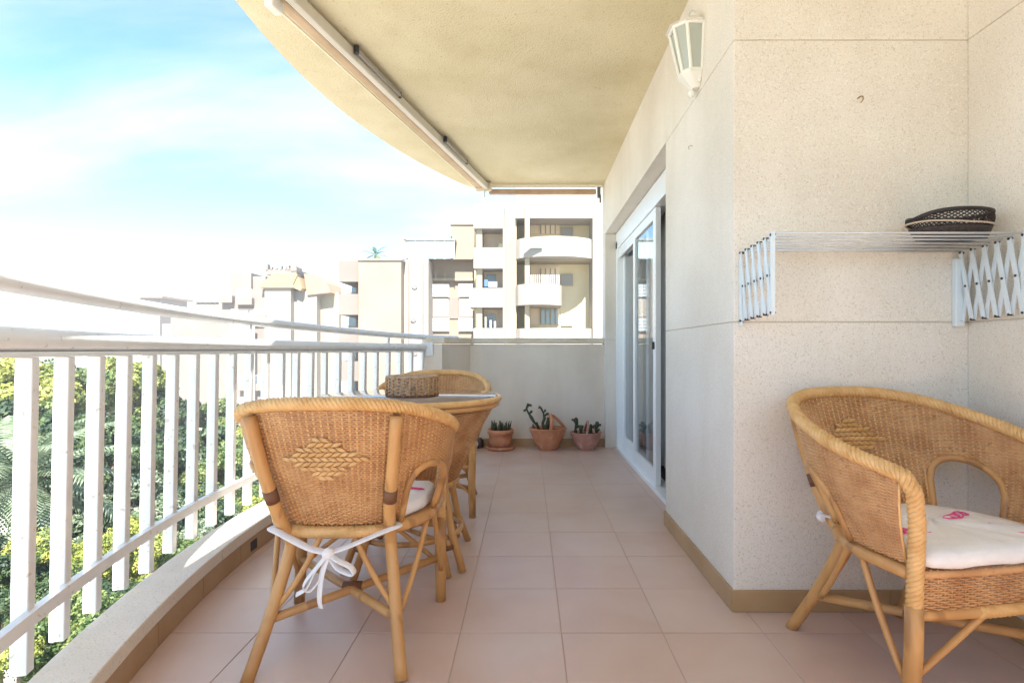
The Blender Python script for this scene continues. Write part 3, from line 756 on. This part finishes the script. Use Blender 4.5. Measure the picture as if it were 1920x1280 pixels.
# ------------------------------------------------------------------ flower pots by the far wall
def stem_blob(mb, pts, r, k=7):
    n = len(pts); mb.tube(pts, [r*(.8+.35*math.sin(i*1.9+pts[0][0]*40)) for i in range(n)], k)
p1 = thing('terracotta_pot', 'straight orange terracotta pot on a saucer holding short spiky plants', 'flower pot', (-.258, 5.13, 0))
MB().lathe([(0,.0),(.118,.0),(.135,.012),(.138,.034),(.130,.034),(.122,.014),(0,.014)], 36).build('saucer', terraM, p1, smooth=True)
MB().lathe([(0,.016),(.098,.016),(.108,.10),(.112,.15),(.122,.152),(.124,.188),(.116,.190),(.108,.165),(0,.162)], 36).build('pot', terraM, p1, smooth=True)
MB().lathe([(0,.172),(.108,.168)], 24).build('soil', soilM, p1)
sp_ = MB()
for i in range(46):
    a = random.uniform(0,6.28); r = .092*math.sqrt(random.random()); h_ = random.uniform(.05,.115); lx, ly = random.uniform(-.02,.02), random.uniform(-.02,.02)
    b0 = Vector((r*math.cos(a), r*math.sin(a), .165)); sp_.tube([b0, b0+Vector((lx*.4,ly*.4,h_*.6)), b0+Vector((lx,ly,h_))], [.008,.0075,.002], 5)
sp_.build('spiky_plant', cactM, p1, smooth=True)
def bowl(name, label, x, mt, rr, hh):
    t = thing(name, label, 'flower pot', (x, 5.12, 0))
    MB().lathe([(0,0),(rr*.48,0),(rr*.52,.01),(rr*.72,hh*.35),(rr*.90,hh*.7),(rr*.985,hh*.93),(rr*1.02,hh*.96),(rr*1.02,hh),(rr*.95,hh),(rr*.88,hh*.88),(0,hh*.84)], 40, (0,0,0), 1, .86).build('bowl', mt, t, smooth=True)
    MB().lathe([(0,hh*.90),(rr*.9,hh*.87)], 24, (0,0,0), 1, .86).build('soil', soilM, t)
    return t
p2 = bowl('basket_pot', 'round terracotta bowl pot with an arched handle and tall branching cactus', .185, terraM, .172, .205)
MB().tube([(.02,-.145,.19),(.035,-.11,.27),(.03,-.05,.315),(.028,.02,.32),(.03,.09,.28),(.04,.14,.20)], .017, 10).build('handle', terraM, p2, smooth=True)
MB().tube([(.05,.02,.315),(.09,.04,.28),(.13,.05,.235),(.16,.05,.20)], .013, 8).build('handle', terraM, p2, smooth=True)
ca = MB()
stem_blob(ca, [(-.09,0,.18),(-.10,0,.22),(-.13,0,.26),(-.155,.0,.30),(-.18,.0,.34),(-.20,.0,.38),(-.185,0,.42),(-.15,0,.41)], .015)
stem_blob(ca, [(-.2,0,.38),(-.215,0,.36),(-.225,0,.37)], .012); stem_blob(ca, [(-.18,0,.33),(-.155,.0,.35),(-.15,0,.365)], .012)
stem_blob(ca, [(-.04,0,.18),(-.05,0,.24),(-.03,0,.29),(-.04,0,.34),(-.065,0,.39),(-.085,0,.40)], .014)
stem_blob(ca, [(-.035,0,.31),(-.01,0,.33),(.01,0,.335)], .013); stem_blob(ca, [(-.04,0,.34),(-.02,0,.37)], .012)
stem_blob(ca, [(-.08,.02,.18),(-.09,.02,.22),(-.11,.02,.25)], .015); stem_blob(ca, [(.0,0,.18),(-.005,0,.22),(.0,0,.27),(.005,0,.30)], .02)
stem_blob(ca, [(-.12,.0,.18),(-.135,0,.21),(-.14,0,.235)], .014); stem_blob(ca, [(-.02,-.05,.18),(-.03,-.05,.22),(-.05,-.05,.24)], .015)
ca.build('branching_cactus', cactM, p2, smooth=True)
p3 = bowl('low_pot', 'smaller rosy bowl pot with stubby dark succulents nearest the door', .545, terra2M, .150, .165)
MB().tube([(-.005,-.12,.16),(.01,-.08,.22),(.012,0,.262),(.01,.08,.22),(0,.12,.16)], .011, 8).build('handle', terra2M, p3, smooth=True)
ca = MB()
stem_blob(ca, [(-.10,0,.14),(-.10,0,.19),(-.09,0,.24),(-.10,0,.28),(-.085,0,.295)], .022); stem_blob(ca, [(-.10,0,.26),(-.12,0,.275),(-.135,0,.28)], .016)
stem_blob(ca, [(-.05,0,.14),(-.05,0,.18),(-.045,0,.225)], .022); stem_blob(ca, [(-.09,0,.21),(-.06,0,.22)], .018)
stem_blob(ca, [(.04,0,.14),(.04,0,.19),(.045,0,.235)], .022); stem_blob(ca, [(.10,0,.14),(.09,0,.19),(.105,0,.23),(.10,0,.26)], .021)
stem_blob(ca, [(.06,0,.2),(.075,0,.225),(.09,0,.22)], .018); stem_blob(ca, [(.10,0,.22),(.125,0,.23),(.135,0,.225)], .015); stem_blob(ca, [(.1,0,.17),(.125,0,.19)], .016)
ca.build('succulent', cactM, p3, smooth=True)
dj = MB().lathe([(0,0),(.035,0),(.042,.03),(.04,.075),(.025,.085),(.022,.095),(0,.097)], 20); o = dj.build('small_jar', mat('dark_brown_glaze', (.05,.03,.025), .4), smooth=True)
o.location = (-.46, 5.2, 0); tag(o, 'small dark brown jar against the end wall left of the pots', 'jar')

# ================================================================== outside world
GZ = -10.0
def W(px, py, Y): return ((px-CX)/FPX*Y, H+(CY-py)/FPX*Y)
gm = MB(); gm.add([(-500,-120,GZ),(500,-120,GZ),(500,700,GZ),(-500,700,GZ)], [(0,1,2,3)])
g = gm.build('ground', noisy('pale_bounce_ground', (.36,.34,.29), (.46,.43,.38), .25, .95, .3, 3, coord='Object')); tag(g, kind='structure')  # ground made pale to bounce sunlight up onto balcony ceiling and walls
pv = MB(); pv.add([(-60,24,GZ+.03),(-3,20,GZ+.03),(20,28,GZ+.03),(20,33,GZ+.03),(-3,26,GZ+.03),(-60,30,GZ+.03)], [(0,1,4,5),(1,2,3,4)])
tag(pv.build('path', noisy('pale_paving', (.42,.39,.34), (.5,.46,.4), 1, .9, .2, 8)), kind='structure')

# facade materials
fWhite = noisy('facade_white', (.265,.245,.225), (.295,.275,.255), .8, .9, .1, 5)
fFar = noisy('facade_far_white', (.195,.175,.158), (.215,.195,.178), .5, .9, .1, 5)
fBeige = noisy('facade_beige', (.225,.175,.135), (.25,.20,.155), .6, .9, .1, 5)
fPink = noisy('facade_pinkish', (.165,.138,.126), (.185,.158,.146), .5, .9, .1, 5)
fCream = noisy('facade_cream', (.27,.23,.16), (.30,.26,.185), .5, .9, .1, 5)
fRecess = noisy('recess_bounce_cream', (.60,.50,.31), (.66,.56,.37), .5, .9, .1, 5)  # cream lightened to carry bounced light on the recess wall
fYel = noisy('roof_yellow', (.27,.195,.095), (.30,.225,.12), 2, .9, .2, 8)
fRed = noisy('roof_orange', (.25,.165,.11), (.28,.195,.135), 2, .9, .2, 8)
fTan = noisy('inner_wall_lightened_tan', (.70,.55,.40), (.76,.61,.46), .9, .9, 0)  # tan lightened to put fill light into the shaded openings
shutM = mat('shutter_pale_blue', (.36,.41,.45), .5); wglM = mat('window_glass_grey', (.28,.33,.36), .12); glwM = mat('greenish_glass', (.40,.58,.60), .1, coat=.5)
blueM = mat('blue_awning', (.05,.12,.42), .8); lblueM = mat('light_blue_cloth', (.35,.50,.75), .8); dgM = mat('facade_dark_grey', (.14,.14,.15), .7)
railM = mat('balcony_rail_grey', (.48,.46,.45), .5)
def bld(name, label, Y, px):
    X, _ = W(px, 0, Y); return thing(name, label, 'building', (X, Y, GZ))
def bpart(root, name, m, *boxes, bevel=0, parent=None):
    """boxes: (px0, px1, py0, py1, Y, depth) measured on the plane Y"""
    mb = MB()
    for (a, b, c, d, Y, dep) in boxes:
        x0, z1 = W(a, c, Y); x1, z0 = W(b, d, Y); mb.box(x0, x1, Y, Y+dep, max(z0, GZ-.2), z1)
    loc = Vector(root.location) if parent is None else Vector(root.location)
    o = mb.build(name, m, None, loc=loc); o.location = (0,0,0); o.parent = parent or root
    if bevel:
        pass
    return o
GY = 1000
b1 = bld('apartment_building', 'nearer stepped white and beige apartment building with stacked open balconies', 40, 880)
P = lambda *a, **k: bpart(b1, *a, **k)
# left wing
P('wall', fBeige, (672,752,487,GY,38,10))
P('roof_edge', fWhite, (670,754,484.5,488,37.9,10.2))
P('wall', fWhite, (640,672,490,GY,42,6))
for (a, b) in ((488,528),(551,590),(614,652),(677,714),(740,777)):
    P('balcony', fPink, (635,671.6,a,b,38.4,.2), (635,637.5,a,b,38.6,3.4), (635,671.6,b-4,b,38.6,3.4))
    P('door', wglM, (650,668,b+3,b+21,41.96,.1))
# stair tower
P('wall', fWhite, (752,803,486,GY,39,9))
X0, _ = W(780, 0, 38.9); mb = MB(); rT = 15/FPX*38.9
_, zt_ = W(0, 492, 38.9); mb.lathe([(rT, GZ-Vector(b1.location).z+0), (rT, zt_-GZ), (0, zt_-GZ)], 28, (X0-b1.location.x, 38.95-b1.location.y, 0)); mb.build('stair_column', fPink, b1, smooth=True)
for (x, y_) in ((777,537),(775,599),(777,662),(776,724)):
    wx, wz = W(x, y_, 38.3); m_ = MB()
    a_ = Vector((wx-b1.location.x, 38.33-40, wz-GZ)); m_.tube([a_, a_+Vector((0,.3,0))], .19, 16); o = m_.build('round_window', dgM, b1)
P('wall', fWhite, (752,760,447,487,39,1),(757,853,447,450.5,39.3,3.0))
for i in range(6):
    x = 760 + i*18.2; P('roof_post', railM, (x,x+1.6,450.5,486,39.35,.06))
for i in range(5):
    x = 762 + i*18.2; P('pane', glwM, (x,x+16,452,484,39.4,.03))
# recessed facade with shuttered windows
P('wall', fBeige, (803,890,485,GY,41,7))
P('ledge', fCream, (802,889,521,526,40.7,.3))
for (a, b) in ((809,841),(861,887)):
    for c in (533,597,661,725):
        o = P('window', fWhite, (a-1.5,b+1.5,c-1.5,c+25,40.86,.14))
        for k in range(4): P('shutter_slat', shutM, (a,b,c+k*6,c+k*6+5,40.8,.06), parent=o)
    for c in (560,): P('wall_panel', fWhite, (a,b,c,c+34,40.9,.1))
P('wall_panel', fPink, (843,860,558,597,40.92,.08))
P('wall', fBeige, (845,893,420,486,40.3,7)); P('roof_edge', fWhite, (843.5,894,418,421,40.2,7.2))
P('antenna', railM, (844,847,430,442,40.1,.2), (756,760,442,448,38.9,.1))
# balcony tower
P('wall', fTan, (890,946,382,GY,39.4,5))
P('wall', fWhite, (888,945,382,428,37.5,1.9))
P('corner_pillar', fCream, (893.5,904,428,GY,37.8,1.6)); P('side_wall', fWhite, (943,946,428,GY,37.52,1.88))
for (a, b, l) in ((464,503,888),(540,576,880),(615,652,888),(690,728,888),(765,800,888)):
    P('balcony', fWhite, (l,943,a,b,37.45,.18),(l,943,b-5,b,37.63,1.77))
    P('door', wglM if a != 464 else fTan, (912,930,a-26,a,39.35,.05))
P('awning', blueM, (908,915,524,537,37.9,.3)); P('laundry', lblueM, (916,932,528,538,37.9,.05))
P('laundry', mat('grey_laundry',(.3,.3,.3),.8), (909,912,594,614,37.8,.05),(918,922,600,614,37.8,.05),(926,930,602,614,37.8,.05))
P('potted_shrub', mat('far_shrub',(.06,.07,.04),.9), (935,943,457,464,37.7,.3))
P('antenna', railM, (905,908,366,383,38,.1),(929,933,376,383,38,.3))
# link
P('wall', fCream, (945,968.5,408,GY,38.6,5)); P('roof_glass', glwM, (947,966,382,408,38.8,.05)); 
# right block with rounded balconies
P('wall', fRecess, (968,1120,370,GY,40.5,6))
P('corner_pillar', fCream, (984,993,372,GY,38.0,2.5))
P('wall', fWhite, (1111.5,1150,330,GY,38.15,6))
P('wall', fWhite, (967,1112,350,409,38.2,2.3))
def rounded(pl, pr, a, b, Yf, bulge, name='balcony'):
    mb = MB(); n = 18; out = []; inn = []
    for i in range(n+1):
        f = i/n; px = pl+(pr-pl)*f; X, _ = W(px, 0, Yf); yy = Yf - bulge*math.sin(math.pi*min(1, f*1.0))**.6
        out.append((X, yy)); inn.append((X, yy+.18))
    _, z1 = W(0, a, Yf-bulge*.8); _, z0 = W(0, b, Yf-bulge*.8)
    L = b1.location
    poly = [(x-L.x, y_-L.y) for x, y_ in out+inn[::-1]]
    mb.prism(poly, z0-L.z, z1-L.z)
    slab = [(x-L.x, y_-L.y) for x, y_ in inn] + [(inn[-1][0]-L.x, .45), (inn[0][0]-L.x, .45)]
    mb.prism(slab, z0-L.z, z0-L.z+.16)
    mb.build(name, fWhite, b1)
rounded(967,1112,444,481,38.6,1.4); rounded(967,1053,532,571,38.4,1.2); rounded(967,1112,615,652,38.6,1.4)
for (a, b) in ((411,438),(499,532),(573,608)):
    P('inner_wall', fTan, (994,1049,a,b,40.4,.08))
    o = P('door', wglM if a > 560 else fTan, (1013,1045,a+4,b,40.3,.08))
    for k in range(4): P('door_bar', fCream, (1013+k*9,1015+k*9,a+4,b,40.25,.04), parent=o)
    P('shutter', fWhite, (1052,1074,a+15,b+3,40.3,.1))
for k in range(14): P('rail_bar', railM, (995+k*4,996.6+k*4,515,533,38.0,.04))
P('glass_screen', glwM, (984,1017,447,464,37.1,.03))
P('lintel', fCream, (968,1112,482,489,38.8,1.7))
P('lintel', fCream, (993,1050,571,575,38.8,1.7))

b2 = bld('distant_building', 'farther apartment building left of centre with yellow tiled roof and roof terraces', 80, 480)
P = lambda *a, **k: bpart(b2, *a, **k)
P('wall', fPink, (410,546,542,GY,80,14))
P('wall', fFar, (410,432,518,545,80.4,10)); P('wall', fPink, (432,471,511.5,542,80,10)); P('wall', fPink, (474,498,518,542,80.3,10))
P('wall', fFar, (496,545,539,GY,79.3,14)); 
for (a,b,c,d) in ((413,434,544,555),(443,471,541,559),(433,498,579,591),(420,436,702,720),(447,462,702,720),(420,436,745,757),(447,462,745,757),(475,490,702,720)):
    P('opening', fTan, (a,b,c,d,79.96,.03)); P('window', wglM, (a+4,b-5,c+3,d,79.9,.05)); P('balcony_front', fPink, (a-1,b+1,d-1,d+12,79.2,.75))
P('awning', dgM, (460,466,581,586,79.1,.3))
P('wall', fPink, (320,412,595,GY,82,12)); P('wall', fFar, (366,412,555,597,83,8)); P('roof_edge', railM, (364,412,547,549,82.6,4))
for i in range(5): P('pane', glwM, (368+i*8.6,375+i*8.6,549.5,566,82.7,.05)); P('window_post', railM, (366+i*8.6,367.2+i*8.6,549,567,82.65,.06))
P('wall', fFar, (304,321,607,GY,84,10))
P('glass_room', glwM, (432,470,609,640,79.0,.05)); P('window_frame', railM, (430.5,432,607,640,78.9,.1),(470,472,607,640,78.9,.1),(450,451,609,640,78.9,.1),(430,472,607,609,78.9,.1))
P('opening', dgM, (415,432,625,638,79.93,.03)); P('drainpipe', railM, (471.5,477,610,GY,78.9,.2))
# sunlit right wing
P('wall', fFar, (545,594,545,GY,80.5,13)); P('wall', fCream, (592,635,548,GY,82,12))
P('window', railM, (558,578,599,602,80.45,.04)); P('window', railM, (616,618,578,584,81.95,.05)); P('window', wglM, (585,588,628,634,80.45,.04))
def tri_roof(pts_front, Y, dep, m, back_shift=(0,0), name='roof'):
    mb = MB(); n = len(pts_front); vs = []
    for px, py in pts_front: X, Z = W(px, py, Y); vs.append((X-b2.location.x, Y-b2.location.y, Z-GZ))
    for px, py in pts_front: X, Z = W(px+back_shift[0], py+back_shift[1], Y); vs.append((X-b2.location.x, Y+dep-b2.location.y, Z-GZ))
    mb.add(vs, [tuple(range(n)), tuple(range(2*n-1,n-1,-1))] + [(i,n+i,n+(i+1)%n,(i+1)%n) for i in range(n)])
    mb.build(name, m, b2)
tri_roof([(488,533),(549,533),(558,514),(510,514)], 79.0, 6, fYel); tri_roof([(486,539),(551,539),(549,532),(488,532)], 78.9, 8, fYel, name='eaves')
tri_roof([(549,539),(563,545),(566,540),(557,514),(548,532)], 79.2, 8, fYel)
tri_roof([(576,553),(620,548),(612,530),(592,515),(570,513)], 80.2, 8, fRed)
P('terrace_wall', fPink, (498,556,505,515,79.6,6)); 
for i in range(7): P('terrace_pillar', fPink, (498+i*9,501+i*9,498+(i%3)*2,506,79.6,.5))
P('chimney', fPink, (497,502,495,506,79.5,.8),(538,542,497,506,79.5,.8),(545,556,500,508,79.5,2)); P('antenna', railM, (545.5,546.3,484,501,79.6,.05),(543,550,488,489,79.6,.05),(427,428,503,519,80.4,.05),(455,456,506,512,80.2,.05))

b3 = bld('low_house', 'pale low roofline far off at the left behind the upper rail', 150, 280)
bpart(b3, 'wall', fPink, (262,300,557,GY,150,12)); bpart(b3, 'roof', fRed, (258,304,554,558,149,14)); bpart(b3, 'window', wglM, (270,276,566,574,149.9,.1))

# ------------------------------------------------------------------ vegetation
def leafmat(name, c1, c2, c3):
    m = noisy(name, c1, c2, .9, .55, 0, detail=6, lo=.38, hi=.62, coord='Object', speck=(4.5,.50,c3,.85))
    p = m.node_tree.nodes['Principled BSDF']; p.inputs['Subsurface Weight'].default_value = 0
    t = m.node_tree; tr = t.nodes.new('ShaderNodeBsdfTranslucent'); ad = t.nodes.new('ShaderNodeMixShader'); ad.inputs[0].default_value = .3
    src = p.inputs['Base Color'].links[0].from_socket; t.links.new(src, tr.inputs[0])
    out = t.nodes['Material Output']; t.links.new(p.outputs[0], ad.inputs[1]); t.links.new(tr.outputs[0], ad.inputs[2]); t.links.new(ad.outputs[0], out.inputs[0]); return m
lfDark = leafmat('leaf_dark', (.022,.05,.03), (.042,.08,.04), (.08,.13,.045))
lfMid = leafmat('leaf_mid', (.07,.125,.04), (.12,.18,.055), (.18,.22,.07))
lfYel = leafmat('leaf_yellow_green', (.24,.28,.06), (.36,.37,.09), (.10,.16,.045))
lfGrey = leafmat('leaf_silvery', (.17,.22,.145), (.27,.32,.23), (.09,.14,.075))
barkM = noisy('bark', (.10,.075,.055), (.17,.13,.10), 12, .95, .6, 30, stretch=(1,1,.2))
def crown_mesh(name, n, rx, rz, leaf, m, clumps=34, seed=1, aspect=1.8):
    r = np.random.default_rng(seed)
    d = r.normal(size=(clumps,3)); d /= np.linalg.norm(d,axis=1)[:,None]
    rad = r.uniform(.35,1.0,clumps)[:,None]; cc = d*rad*np.array([rx,rx,rz])*.86
    cs = r.uniform(.12,.27,clumps)*rx
    ci = r.integers(0,clumps,n); e = r.normal(size=(n,3)); e /= np.linalg.norm(e,axis=1)[:,None]
    q = cs[ci][:,None]*(r.uniform(.55,1.1,n)[:,None]); P_ = cc[ci] + e*q*np.array([1,1,.75])
    nr = e + r.normal(size=(n,3))*.7 + np.array([0,0,.4]); nr /= np.linalg.norm(nr,axis=1)[:,None]
    a = np.cross(nr, r.normal(size=(n,3))); a /= np.linalg.norm(a,axis=1)[:,None]; b = np.cross(nr, a)
    L = leaf*r.uniform(.6,1.3,n)[:,None]; Wd = L/aspect
    v = np.stack([P_-a*L, P_-b*Wd+nr*L*.15, P_+a*L, P_+b*Wd+nr*L*.15], 1).reshape(-1,3)
    me = bpy.data.meshes.new(name); me.vertices.add(len(v)); me.vertices.foreach_set('co', v.ravel())
    me.loops.add(n*4); me.loops.foreach_set('vertex_index', np.arange(n*4)); me.polygons.add(n)
    me.polygons.foreach_set('loop_start', np.arange(n)*4); me.update(calc_edges=True); me.materials.append(m)
    return me, cc
def trunk(rt, h, cz, cc, parent):
    mb = MB(); mb.tube([(0,0,0),(.05*h*.2,0,h*.3),(-.03*h*.2,.05,h*.6),(0,0,cz)], [rt,rt*.8,rt*.65,rt*.45], 9)
    for c_ in cc[:9]: mb.tube([(0,0,cz*.75), Vector((c_[0]*.45,c_[1]*.45,cz+c_[2]*.3-.2)), Vector((c_[0]*.9,c_[1]*.9,cz+c_[2]*.9))], [rt*.35,rt*.22,rt*.08], 6)
    mb.build('trunk', barkM, parent, smooth=True)
CM = {}
def tree(px, py_top, Y, h, rx, kind, label, group='trees and bushes below the balcony', name='tree'):
    """top of the crown reaches py_top at distance Y"""
    X, Zt = W(px, py_top, Y); rz = min(rx*.85, h*.45)
    mt = dict(d=lfDark, m=lfMid, y=lfYel, g=lfGrey)[kind[0]]
    if kind not in CM:
        sc = dict(a=.062, b=.095, c=.22)[kind[1]]; n = dict(a=26000, b=24000, c=12000)[kind[1]]
        CM[kind] = (crown_mesh('crown', n, 1, .85, sc/ (2.2 if kind[1] != 'c' else 3.2), mt, 42, hash(kind) % 99 if False else ord(kind[0])+ord(kind[1])))
    me, cc = CM[kind]
    base = Zt - h
    t = thing(name, label, 'tree' if name == 'tree' else 'bush', (X, Y, max(GZ, base)), random.uniform(0,6), group)
    hh = Zt - max(GZ, base)
    o = link('crown', me, t); o.location = (0,0,hh-rz); o.scale = (rx, rx, rz/.85)
    trunk(.05*rx+.06, hh, hh-rz, cc*rx, t)
    return t
T_ = tree
# far line of trees (tops near eye level)
T_(20, 668, 34, 11, 4.2, 'yb', 'yellow-green tree top at the far left just under the handrail')
T_(150, 672, 38, 11, 4.0, 'mb', 'mid green tree top behind the second and third bars')
T_(235, 668, 44, 11, 3.6, 'yb', 'yellow-green far tree standing between the third and fifth bars')
T_(-90, 664, 36, 11, 4.5, 'mb', 'mid green tree at the left frame edge under the handrail')
T_(310, 725, 46, 9, 3.4, 'db', 'dark tree in front of the farther building')
T_(400, 745, 50, 8, 3.2, 'mb', 'mid green tree in front of the drainpipe of the farther building')
T_(470, 770, 46, 8, 3.2, 'yb', 'yellowish tree below the farther building')
T_(560, 775, 44, 8, 3.2, 'mb', 'green tree behind the chair back and bars')
T_(650, 765, 40, 8, 3.0, 'db', 'dark tree hidden behind the table and bars')
T_(740, 770, 36, 8, 3.0, 'mb', 'green tree near the foot of the nearer building')
# middle dark trees
T_(60, 735, 25, 10, 3.6, 'db', 'dark dense tree in the middle distance at far left')
T_(175, 752, 24, 9.5, 3.2, 'da', 'darkest dense tree seen between the second and fourth bars')
T_(275, 765, 27, 9, 3.2, 'da', 'dark tree in the middle distance behind the fifth bar')
T_(370, 790, 30, 9, 3.0, 'db', 'dark tree in middle distance behind the seventh bar')
T_(450, 815, 28, 9, 2.8, 'ma', 'mid green tree lower right of the bar row')
T_(530, 850, 26, 8, 2.6, 'da', 'dark low tree just left of the near chair back')
# nearer, lower
T_(130, 900, 14, 7.4, 1.9, 'gb', 'silvery green tree lower down behind the second bar')
T_(235, 880, 16, 7.4, 2.1, 'ga', 'silvery olive tree behind the fourth bar')
T_(330, 880, 18, 7, 2.2, 'da', 'dark round tree behind the sixth bar low down')
T_(420, 900, 20, 7, 2.2, 'ya', 'yellow-green tree low behind the eighth bar')
T_(110, 985, 10.5, 6.2, 1.15, 'ya', 'bright yellow-green bush top between the first and second bars', name='bush')
T_(215, 960, 12.0, 6.2, 1.25, 'ya', 'bright yellow-green bush top between the second and fourth bars', name='bush')
T_(0, 1010, 9.5, 5.8, 1.2, 'da', 'dark green bush at the lower left corner', name='bush')
T_(290, 985, 13.5, 6.4, 1.5, 'ma', 'mid green bush behind the lower rail near the fifth bar', name='bush')
T_(365, 975, 15.5, 6.2, 1.6, 'ga', 'silvery bush near the kerb behind the seventh bar', name='bush')
T_(140, 1100, 8.6, 5.4, 1.2, 'ma', 'green bush low between the first two bars', name='bush')
T_(40, 1200, 7.4, 4.6, 1.1, 'ya', 'nearest yellow-green bush at the bottom left', name='bush')
T_(210, 1060, 10.2, 5.4, 1.2, 'da', 'dark low bush below the lower rail behind the third bar', name='bush')
T_(-70, 960, 12, 7, 1.9, 'da', 'dark tree beyond the left edge of the railing')
T_(490, 905, 22, 7, 2.2, 'ma', 'green tree between the last bars left of the near chair')
T_(600, 850, 30, 7, 2.6, 'da', 'dark tree behind the woven chair back')
# far woods as one mass
me, cc = crown_mesh('far_woods', 26000, 1, .3, .011, lfDark, 150, 5)
o = link('far_woods', me); o.location = (-95, 95, GZ+2.5); o.scale = (75, 22, 17); tag(o, kind='stuff')
# palm
def palm(X, Y, Zc, nf, L, label, m, r0=.16, planter=None):
    t = thing('palm_tree', label, 'palm', (X, Y, GZ if planter is None else planter))
    hz = Zc - t.location.z
    MB().tube([(0,0,0),(.1,0,hz*.4),(.05,.05,hz*.8),(0,0,hz)], [r0*1.3,r0,r0*.9,r0*1.1], 12).build('trunk', barkM, t, smooth=True)
    fr = MB(); rr = random.Random(3)
    for i in range(nf):
        az = i*2.399; el = R(75) - R(105)*(i/nf); pts = []
        p = Vector((0,0,hz)); ang = el
        for k in range(15):
            pts.append(p.copy()); p = p + Vector((math.cos(az)*math.cos(ang), math.sin(az)*math.cos(ang), math.sin(ang)))*(L/14); ang -= R(5.2)
        fr.tube(pts, [L*.008*(1-k/16) for k in range(15)], 4)
        for k in range(2, 14):
            for f in (0,.5):
                a = pts[k] + (pts[min(k+1,14)]-pts[k])*f; tt = (pts[min(k+1,14)]-pts[k-1]).normalized(); sx = tt.cross(Vector((0,0,1))).normalized(); ll = L*.19*math.sin(math.pi*min(.98,(k+1)/16))+.02*L
                for s_ in (1,-1):
                    d = (sx*s_*.85 + tt*.6 + Vector((0,0,-.28))).normalized(); wv_ = tt*L*.014
                    tip = a + d*ll
                    fr.add([a-wv_, a+wv_, (a+tip)/2+wv_+Vector((0,0,.02*L)), tip, (a+tip)/2-wv_+Vector((0,0,.02*L))], [(0,1,2,4),(4,2,3)])
    fr.build('crown', m, t)
    return t
x, z = W(40, 905, 13.5); palm(x, 13.5, z, 34, 2.6, 'palm tree with pale arching fronds behind the first two bars', lfGrey)
x, z = W(694, 473, 40); _, zr = W(0, 484.5, 40); pt = palm(x, 41.5, z, 16, 1.15, 'small palm growing on the flat roof of the nearer building', lfMid, .06, planter=zr)

# ------------------------------------------------------------------ thin bright air over the distance
hz = MB().box(-510, 510, -130, 710, GZ-1, 15.2).build('haze', None); hz['kind'] = 'stuff'
hm = bpy.data.materials.new('haze'); hm.use_nodes = True; hm.node_tree.nodes.clear()
hv = hm.node_tree.nodes.new('ShaderNodeVolumePrincipled'); hv.inputs['Density'].default_value = .0011; hv.inputs['Color'].default_value = (.95, .96, 1, 1); hv.inputs['Anisotropy'].default_value = .1
hmo = hm.node_tree.nodes.new('ShaderNodeOutputMaterial'); hm.node_tree.links.new(hv.outputs[0], hmo.inputs['Volume'])
hz.data.materials.append(hm)
